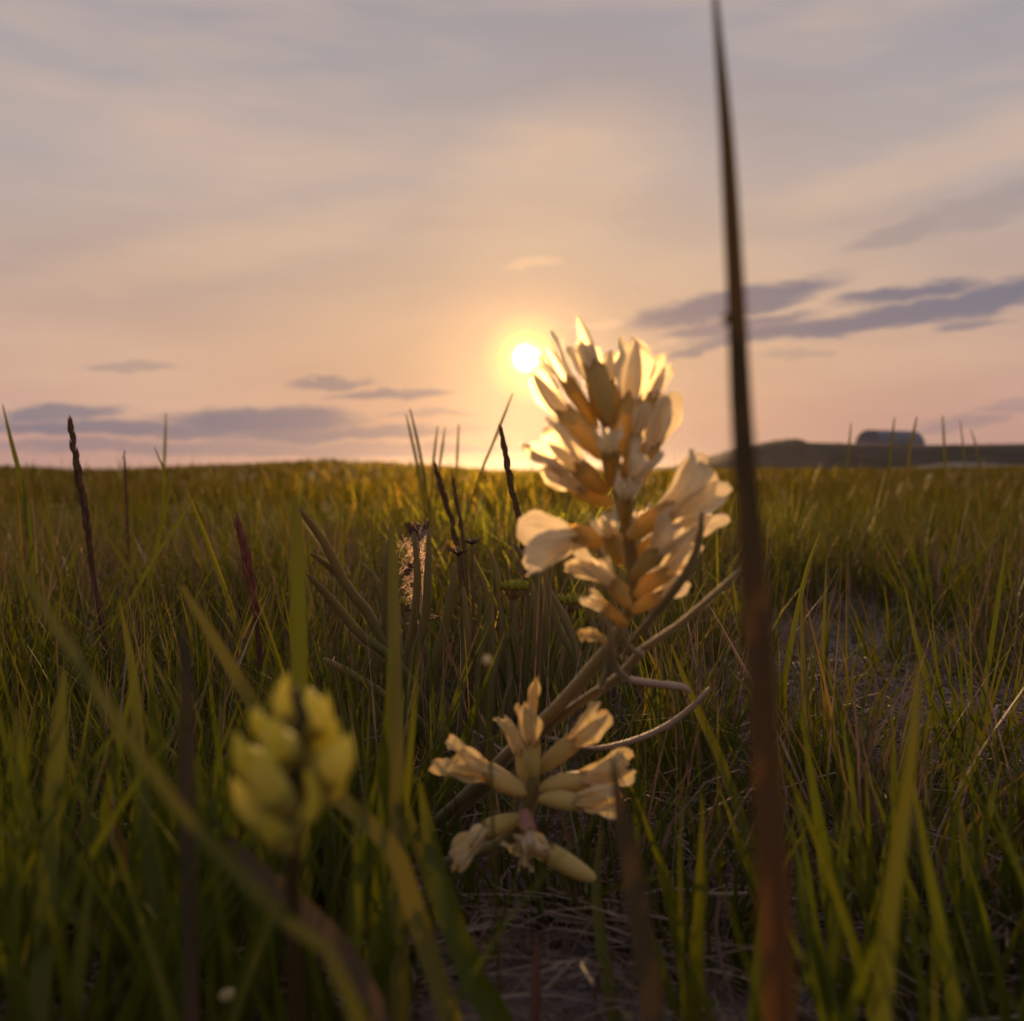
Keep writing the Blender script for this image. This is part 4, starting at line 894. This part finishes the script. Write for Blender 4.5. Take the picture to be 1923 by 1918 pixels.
def flower(root, base, tip, ang, open_=1.0, big=1.0, wilt=0.0, mp=None, mc=None, calyx=.42, fat=1.0, bend=0.0, wings=True, banner=True, name='flower', rel=1.0, wingw=1.0):
    """base, tip: (px, py, depth). ang: where the banner lies round the axis: 0 = to the left of the way it points, 90 = towards the viewer"""
    mp = mp or mat_petal; mc = mc or mat_calyx; big *= .88
    b, e = P(*base), P(*tip)
    ax = e - b; Ln = ax.length; Yv = ax.normalized()
    toc = (CAM - (b + e) / 2).normalized(); toc = (toc - Yv * toc.dot(Yv)).normalized()
    left = toc.cross(Yv)
    Zv = (left * math.cos(R(ang)) + toc * math.sin(R(ang))).normalized(); Xv = Yv.cross(Zv)
    O = np.array(b - root.location)
    Mx = np.array([Xv, Yv, Zv])
    def put(v):
        v = np.asarray(v, float).copy()
        v[:, 2] += bend * (v[:, 1] ** 2 - .3 * v[:, 1])
        return O + (v * Ln) @ Mx
    sd = random.uniform(0, 6)
    # calyx: a swollen tube with five teeth
    prof = [(0, .022), (.03, .05), (.12, .078), (.25, .096), (.36, .098), (.42, .094)]
    K = 20; vs, qs = [], []
    for y, r in prof:
        for a in range(K):
            th = 2 * math.pi * a / K
            vs.append((math.cos(th) * r * fat, y * calyx / .42, math.sin(th) * r * fat * 1.08 + .02 * math.sin(y * 8)))
    for a in range(K):
        th = 2 * math.pi * a / K
        tooth = (abs(((a / 4) % 1) - .5) * 2) ** 1.5
        r = .094 * fat * (1 - .05 * tooth)
        vs.append((math.cos(th) * r, (calyx + .012 + .09 * tooth), math.sin(th) * r * 1.08))
    n = len(prof) + 1
    qs = [(i_ * K + a, i_ * K + (a + 1) % K, (i_ + 1) * K + (a + 1) % K, (i_ + 1) * K + a) for i_ in range(n - 1) for a in range(K)]
    f = link(name, mesh_np(name, put(vs), qs, None, {'t': np.repeat([0, .05, .15, .3, .5, .72, 1.0], K)}), mc, root)
    c0 = calyx * .8
    if banner:
        rf = open_ * rel
        path = [(c0, .045), (c0 + .17, .075 + .03 * rf), (c0 + .36 - .03 * rf, .10 + .13 * rf), (c0 + .52 - .10 * rf, .11 + .30 * rf), (c0 + .64 - .22 * rf, .10 + .50 * rf)]
        hw = np.array([.07, .14, .22, .28, .305, .30, .26, .13]) * big * (.55 + .45 * open_) * (1 - .12 * wilt)
        v_, q_ = sheet(path, hw, 11, cup=(-.9 + .85 * open_) - .5 * wilt, ruffle=.035 + .10 * wilt, notch=.09, seed=sd)
        link('banner', mesh_np('banner', put(v_), q_, None, petal_attrs(len(v_), 11)), mp, f)
    if wings:
        for s_ in (-1, 1):
            path = [(c0, .0), (c0 + .16, .03), (c0 + .36, .07), (c0 + .52, .09), (c0 + .66, .05)]
            hw = np.array([.035, .065, .105, .145, .16, .145, .08]) * big * wingw * (1 - .1 * wilt)
            v_, q_ = sheet(path, hw, 7, cup=.35, ruffle=.03 + .10 * wilt, seed=sd + s_)
            # stand the wing on edge beside the keel, flaring outwards at its end
            x, y, z = v_[:, 0].copy(), v_[:, 1].copy(), v_[:, 2].copy()
            t = np.clip((y - c0) / .66, 0, 1)
            fl = (.25 + .75 * open_) * (1 - .6 * wilt)
            v_ = np.stack([s_ * (.06 + .20 * t * t * fl + np.abs(z - .05) * .6), y - .06 * t * open_, x * 1.0 + .03 + .05 * t], 1)
            link('wing', mesh_np('wing', put(v_), q_, None, petal_attrs(len(v_), 7)), mp, f)
    # keel: a small boat
    vs, qs = [], []; m_ = 9
    for i_ in range(10):
        t = i_ / 9; y = c0 + t * (.46 if open_ > .3 else .58); r = .075 * math.sin(math.pi * min(1, .12 + t * .88)) ** .7 + .004
        for a in range(m_):
            th = math.pi + math.pi * a / (m_ - 1)
            vs.append((math.cos(th) * r * .8, y, math.sin(th) * r * 1.25 + .05 * t * t + .03))
    qs = [(i_ * m_ + a, i_ * m_ + a + 1, (i_ + 1) * m_ + a + 1, (i_ + 1) * m_ + a) for i_ in range(9) for a in range(m_ - 1)]
    link('keel', mesh_np('keel', put(vs), qs, None, petal_attrs(len(vs), m_)), mp, f)
    return f

def stem_part(name, root, px_pts, mat, k=10, n=26, ground=False):
    pts = line(px_pts, ground)
    s = spline(pts, n); v_, q_, tr = tube(s[:, :3] - np.array(root.location), np.maximum(s[:, 3] * .5, 5e-5), k)
    tt = np.concatenate([np.repeat(np.linspace(1, 0, n), k), [1, 0]])
    return link(name, mesh_np(name, v_, q_, tr, {'t': tt}), mat, root)

# --- the tall spike by the sun
D0 = .262
rt = P(760, 1590, .385); rt.z = float(gz(rt.x, rt.y))
spike = thing('flower_spike', 'tall cream pea-flower spike standing in front of the low sun', 'flower', rt)
stem_part('stem', spike, [(1112, 650, D0, 10), (1128, 740, D0, 18), (1150, 850, D0, 24), (1170, 960, D0, 26), (1188, 1070, D0 + .002, 24), (1178, 1150, D0 + .005, 22), (1150, 1205, D0 + .009, 23), (1120, 1245, D0 + .014, 25), (1050, 1325, D0 + .03, 25), (960, 1410, D0 + .05, 24), (860, 1510, D0 + .085, 26), (790, 1575, D0 + .11, 24)], mat_stem, 12, 60, True)
FL = [  # base, tip, angle, keywords
 ((1150, 800, D0 - .004), (1086, 588, D0 - .006), 80, dict(open_=.0, calyx=.5, fat=1.0, banner=False, wings=False)),
 ((1142, 800, D0 + .004), (1086, 616, D0 + .006), -60, dict(open_=.25, big=.95, wings=False, calyx=.4)),
 ((1150, 790, D0 + .005), (1140, 640, D0 + .007), -120, dict(open_=.2, big=.75, wings=False, calyx=.4)),
 ((1168, 858, D0 - .003), (1204, 622, D0 - .002), 60, dict(open_=.25, big=.95, wings=False, calyx=.42)),
 ((1188, 810, D0), (1264, 676, D0 + .002), -30, dict(open_=.15, big=.7, banner=False, fat=.8)),
 ((1122, 806, D0 + .003), (1024, 652, D0 + .006), 100, dict(open_=.0, big=.45, banner=False, fat=.8, calyx=.55)),
 ((1136, 862, D0 - .004), (990, 705, D0 - .002), 130, dict(open_=.2, big=.85, wings=False, calyx=.5, fat=1.1)),
 ((1140, 925, D0 - .008), (990, 792, D0 - .010), 75, dict(open_=.35, big=1.15, calyx=.34)),
 ((1170, 900, D0 - .008), (1215, 760, D0 - .010), 90, dict(open_=.1, big=.7, calyx=.55)),
 ((1180, 935, D0 + .002), (1272, 748, D0 + .004), 20, dict(open_=.4, big=.95, calyx=.46)),
 ((1150, 950, D0 - .004), (1008, 884, D0 - .006), 165, dict(open_=.35, big=.9)),
 ((1160, 960, D0 - .010), (1230, 830, D0 - .016), 60, dict(open_=.5, big=.8)),
 ((1178, 1010, D0 - .004), (1362, 890, D0 - .006), 50, dict(open_=.6, big=1.2)),
 ((1170, 1010, D0 - .005), (968, 1000, D0 - .010), -25, dict(open_=.8, big=1.35, rel=.8)),
 ((1186, 1050, D0 + .002), (1376, 950, D0 + .004), -40, dict(open_=.35, big=.8)),
 ((1186, 1090, D0 - .006), (1292, 965, D0 - .012), 70, dict(open_=.4, big=1.0)),
 ((1190, 1120, D0 + .002), (1325, 1020, D0), -20, dict(open_=.5, big=.8)),
 ((1182, 1110, D0 - .005), (1062, 1042, D0 - .008), -40, dict(open_=.5, big=.8, bend=-.2)),
 ((1184, 1140, D0 - .006), (1100, 1035, D0 - .014), 90, dict(open_=.3, big=.7)),
 ((1180, 1175, D0 - .002), (1108, 1118, D0 - .006), 60, dict(open_=.1, big=.8, calyx=.6, fat=1.2)),
 ((1186, 1150, D0 + .001), (1305, 1085, D0 + .004), -30, dict(open_=.5, big=.9)),
 ((1152, 915, D0 - .008), (1142, 800, D0 - .024), 90, dict(open_=.1, big=.6, calyx=.6, fat=1.1)),
 ((1172, 985, D0 - .008), (1186, 890, D0 - .024), 80, dict(open_=.2, big=.7, calyx=.55)),
 ((1165, 1060, D0 - .010), (1130, 960, D0 - .026), 90, dict(open_=.1, big=.6, calyx=.6)),
 ((1175, 1030, D0 + .010), (1200, 930, D0 + .022), -90, dict(open_=.4, big=.8)),
]
for b_, t_, a_, kw in FL: flower(spike, b_, t_, a_, **kw)
flower(spike, (1150, 1212, D0 + .004), (1094, 1178, D0), 20, wilt=.8, open_=.5, big=1.1, mp=mat_petal_old, mc=mat_calyx_old)
# leaf stalks and narrow curled leaves of the same plant
stem_part('leaf_stalk', spike, [(1392, 1068, .272, 8), (1340, 1118, .272, 12), (1270, 1178, .273, 14), (1205, 1222, .275, 16), (1165, 1270, .279, 18), (1090, 1320, .29, 18), (1020, 1375, .303, 16), (940, 1460, .325, 15), (850, 1545, .35, 15)], mat_stem, 8, 34, True)
stem_part('leaf_stalk', spike, [(1318, 962, .250, 7), (1314, 1010, .250, 14), (1298, 1060, .251, 17), (1262, 1115, .254, 17), (1220, 1165, .259, 14), (1190, 1200, .265, 11), (1170, 1235, .272, 10)], mat_stem, 8)
stem_part('leaf_stalk', spike, [(1128, 1150, .252, 8), (1146, 1185, .252, 13), (1146, 1225, .254, 15), (1160, 1258, .262, 13), (1180, 1275, .272, 10)], mat_stem, 8)
stem_part('leaf_stalk', spike, [(1170, 1180, .256, 8), (1180, 1215, .258, 11), (1205, 1228, .266, 10)], mat_stem, 8, 14)
stem_part('leaf_stalk', spike, [(1132, 1215, .258, 8), (1142, 1250, .262, 12), (1128, 1290, .272, 12)], mat_stem, 8, 14)
stem_part('curled_leaf', spike, [(1296, 1302, .31, 6), (1284, 1291, .31, 13), (1240, 1286, .308, 14), (1205, 1281, .303, 14), (1168, 1274, .296, 12), (1150, 1272, .285, 9)], mat_dry_one, 8, 24)
stem_part('curled_leaf', spike, [(1334, 1292, .33, 8), (1300, 1328, .33, 11), (1255, 1362, .33, 12), (1200, 1388, .328, 12), (1140, 1404, .325, 11), (1098, 1405, .32, 7), (1060, 1392, .315, 5), (1025, 1385, .306, 5)], mat_dry_one, 8, 30)

# --- the low drooping cluster
D1 = .288
rt2 = P(700, 1650, .36); rt2.z = float(gz(rt2.x, rt2.y))
droop = thing('flower_spike', 'low wilting cluster of yellowed pea flowers spreading like a star above the litter', 'flower', rt2)
stem_part('stem', droop, [(1006, 1425, D1 - .006, 16), (1000, 1470, D1 - .004, 26), (992, 1515, D1, 30), (975, 1555, D1 + .006, 28), (940, 1585, D1 + .013, 26), (880, 1607, D1 + .024, 24), (810, 1630, D1 + .045, 22), (740, 1650, D1 + .065, 20)], mat_stem, 10, 34, True)
OLD = dict(mp=mat_petal_old, mc=mat_calyx_old)
DL = [
 ((1004, 1462, D1 - .006), (990, 1290, D1 - .010), 60, dict(open_=.2, big=.95, wilt=.2, fat=.9, calyx=.36, wings=False, **OLD)),
 ((990, 1385, D1 - .002), (1012, 1222, D1 + .002), 100, dict(open_=.05, big=.5, wilt=.7, calyx=.12, fat=.35, wings=False, **OLD)),
 ((995, 1490, D1 + .004), (955, 1325, D1 + .006), 30, dict(open_=.2, big=.65, wilt=.6, fat=.75, wings=False, **OLD)),
 ((1010, 1450, D1 - .002), (1158, 1325, D1 - .004), 70, dict(open_=.3, big=1.05, wilt=.2, fat=.95, wings=False, **OLD)),
 ((992, 1490, D1 - .003), (822, 1400, D1 - .006), 50, dict(open_=.4, big=1.05, wilt=.5, fat=1.0, **OLD)),
 ((1012, 1482, D1 - .004), (1200, 1445, D1 - .008), 40, dict(open_=.3, big=.85, wilt=.7, fat=.95, **OLD)),
 ((1012, 1500, D1 - .010), (1172, 1515, D1 - .018), -40, dict(open_=.4, big=1.0, wilt=.4, fat=1.05, **OLD)),
 ((982, 1535, D1 - .004), (828, 1580, D1 - .010), 40, dict(open_=.3, big=1.0, wilt=.7, fat=1.15, bend=.35, **OLD)),
 ((1118, 1652, D1 - .016), (960, 1560, D1 - .010), -70, dict(open_=.3, big=.85, wilt=.8, fat=1.1, calyx=.5, **OLD)),
 ((985, 1520, D1 - .008), (1000, 1600, D1 - .018), 90, dict(open_=.3, big=1.0, wilt=.6, fat=1.6, calyx=.5, mp=mat_petal, mc=mat_pink)),
 ((985, 1555, D1 - .008), (985, 1640, D1 - .012), 80, dict(open_=.3, big=.8, wilt=.8, fat=1.0, **OLD)),
]
for b_, t_, a_, kw in DL:
    kw['big'] = kw['big'] * .86
    flower(droop, b_, t_, a_, **kw)

# --- blurred green bud cluster close by
D2 = .150
rt3 = P(560, 2300, .165); rt3.z = float(gz(rt3.x, rt3.y))
buds = thing('bud_spike', 'plump pale green unopened bud cluster blurred close to the lens at lower left', 'flower bud', rt3)
stem_part('stem', buds, [(552, 1290, D2, 14), (565, 1370, D2, 44), (562, 1450, D2, 48), (552, 1540, D2, 40), (550, 1700, D2 + .004, 30), (556, 1900, D2 + .01, 30)], mat_bud_dark, 10, 30, True)
BU = [((552, 1380, 0), (540, 1262, -.002), 34, 90), ((545, 1400, -.004), (472, 1330, -.008), 44, 90), ((575, 1390, -.002), (612, 1300, -.004), 34, 90),
      ((555, 1430, -.008), (520, 1350, -.016), 62, 90), ((545, 1500, -.006), (440, 1375, -.010), 52, 90), ((545, 1530, -.010), (505, 1405, -.018), 64, 90),
      ((580, 1480, -.004), (655, 1378, -.006), 62, 90), ((575, 1440, 0), (628, 1345, 0), 46, 90), ((540, 1570, -.006), (436, 1460, -.008), 46, 90),
      ((545, 1580, -.012), (575, 1440, -.020), 30, 90), ((560, 1420, .006), (580, 1290, .012), 46, -90), ((560, 1480, .008), (470, 1400, .014), 46, -90),
      ((575, 1510, .004), (640, 1430, .008), 56, -90), ((548, 1600, -.008), (500, 1500, -.014), 44, 90)]
for (bx_, by_, bd), (tx, ty, td), w_, a_ in BU:
    b, e = np.array(P(bx_, by_, D2 + bd)), np.array(P(tx, ty, D2 + td))
    toc = np.array(CAM) - b; toc /= np.linalg.norm(toc)
    out = np.array([math.copysign(1, tx - bx_), 0, .0]) * np.linalg.norm(e - b) * .13
    mid = (b + e) / 2 + out + toc * .001
    c = spline([b, mid, e], 13) - np.array(buds.location)
    rr_ = w_ * .56 * (D2 + td) / F
    v_, q_, tr = tube(c, rr_ * np.array([.35, .62, .82, .94, 1, 1, .97, .9, .8, .66, .48, .28, .06]), 12, flat=.85)
    o = link('bud', mesh_np('bud', v_, q_, tr), mat_bud, buds)
    v2, q2, tr2 = tube(c[:6], rr_ * np.array([.38, .68, .88, 1.0, 1.05, 1.03]), 12, flat=.86, cap=False)
    link('calyx', mesh_np('calyx', v2, q2, None, {'t': np.full(len(v2), .5)}), mat_bud_calyx, o)

# --- two small blurred buds on thin stalks
def small_bud(px, py, d, w, rootpx, label, m):
    pts = line([(px, py, d, w * .3), (px + (rootpx - px) * .4, py + 200, d + .005, w * .35), (rootpx, py + 420, d + .01, w * .4)])
    s = spline(pts, 16)[::-1]; root = Vector(s[0][:3]); t = thing('small_bud', label, 'flower bud', root)
    v_, q_, tr = tube(s[:, :3] - np.array(root), s[:, 3] * .5, 7); link('stalk', mesh_np('stalk', v_, q_, tr), mat_blade_olive, t)
    c = np.array(P(px, py, d)) - np.array(root); dv = np.array([.3, 0, 1]) * w * d / F
    cc = np.array([c + dv * (k / 8 - .6) + np.array([math.sin(k * 1.3 + px) * .22, 0, 0]) * w * d / F for k in range(9)])
    v_, q_, tr = tube(cc, w * .5 * d / F * np.array([.2, .6, .85, 1, 1, .9, .72, .42, .06]), 10)
    link('petal', mesh_np('petal', v_, q_, tr), m, t)
small_bud(915, 1238, .22, 17, 930, 'small pale yellow bud blurred before the finger-like leaves', mat_petal_old)
small_bud(428, 1866, .20, 24, 420, 'small orange-yellow bud blurred near the bottom left', mat_petal_old)

# ------------------------------------------------------------------ named tufts of grass, blade by blade
def tuft(px, py, d, n, hpx, label, m=None, lean=22, wpx=(6, 13)):
    c = P(px, py, d); c.z = float(gz(c.x, c.y)) - .002
    t = thing('grass_tuft', label, 'grass tuft', c)
    for k in range(n):
        a = random.uniform(0, 6.283); r = random.uniform(0, .012)
        b = np.array([math.cos(a) * r, math.sin(a) * r, 0])
        ln = random.uniform(.55, 1.05) * hpx * d / F; le = R(abs(random.gauss(0, lean)) + 4); cu = R(random.gauss(14, 14)); az = a + random.gauss(0, .6)
        pts = [b]; nseg = 8
        for q_ in range(nseg):
            an = le + cu * q_ / nseg
            pts.append(pts[-1] + np.array([math.cos(az) * math.sin(an), math.sin(az) * math.sin(an), math.cos(an)]) * ln / nseg)
        tt = np.linspace(0, 1, nseg + 1); w = random.uniform(*wpx) * d / F * np.clip(1 - tt ** 1.8, .03, 1)
        v_, q_, t2 = ribbon(np.array(pts), w, random.uniform(.2, .6), random.uniform(-1, 1))
        link('blade', mesh_np('blade', v_, q_, None, {'t': t2}), m or mat_blade, t)
tuft(20, 1420, .52, 24, 420, 'dense bright green grass tuft at the left edge')
tuft(120, 1330, .62, 22, 380, 'grass tuft behind the long brown slanting blade')
tuft(250, 1480, .46, 20, 330, 'dark grass tuft in front of the tall brown seed head')
tuft(430, 1400, .56, 18, 330, 'grass tuft around the red-tipped seed head')
tuft(1240, 1530, .46, 26, 400, 'upright grass tuft behind the curled pale leaves', lean=10, wpx=(5, 9))
tuft(1150, 1450, .52, 20, 330, 'thin grass tuft just behind the drooping flowers', lean=12, wpx=(5, 9))
tuft(1030, 1730, .345, 20, 260, 'small dark tuft below the drooping flowers', lean=14)
tuft(1330, 1480, .50, 20, 340, 'grass tuft left of the tall dark stem', lean=14, wpx=(5, 10))
tuft(1480, 1520, .46, 16, 380, 'grass tuft right of the tall dark stem', lean=14)
tuft(1640, 1560, .43, 16, 330, 'grass tuft at the near edge of the bare soil')
tuft(1830, 1500, .47, 24, 420, 'green grass tuft near the right edge', lean=18)
tuft(1760, 1180, .92, 26, 260, 'grass clump standing behind the bare soil')
tuft(1900, 1640, .39, 20, 380, 'dark grass tuft in the lower right corner')
tuft(1360, 1800, .33, 14, 300, 'small tuft at the bottom left of the tall dark stem foot', lean=14)
tuft(640, 1560, .42, 18, 300, 'thin tuft between the green buds and the drooping flowers', lean=14)

# ------------------------------------------------------------------ thin evening haze over the field
def haze():
    import bmesh
    bm = bmesh.new(); bmesh.ops.create_cube(bm, size=1)
    me = bpy.data.meshes.new('haze'); bm.to_mesh(me); bm.free()
    m = mat_new('haze'); p = m.node_tree.nodes.new('ShaderNodeVolumePrincipled'); o = m.node_tree.nodes.new('ShaderNodeOutputMaterial')
    p.inputs['Color'].default_value = (.95, .92, .88, 1); p.inputs['Density'].default_value = HAZE; p.inputs['Anisotropy'].default_value = .93
    m.node_tree.links.new(p.outputs[0], o.inputs['Volume'])
    ob = link('haze', me, m); ob.scale = (2300, 2300, 11.2); ob.location = (0, 0, 3.4)
    tag(ob, 'thin warm haze in the low evening air', kind='stuff')
HAZE = .00007
haze()
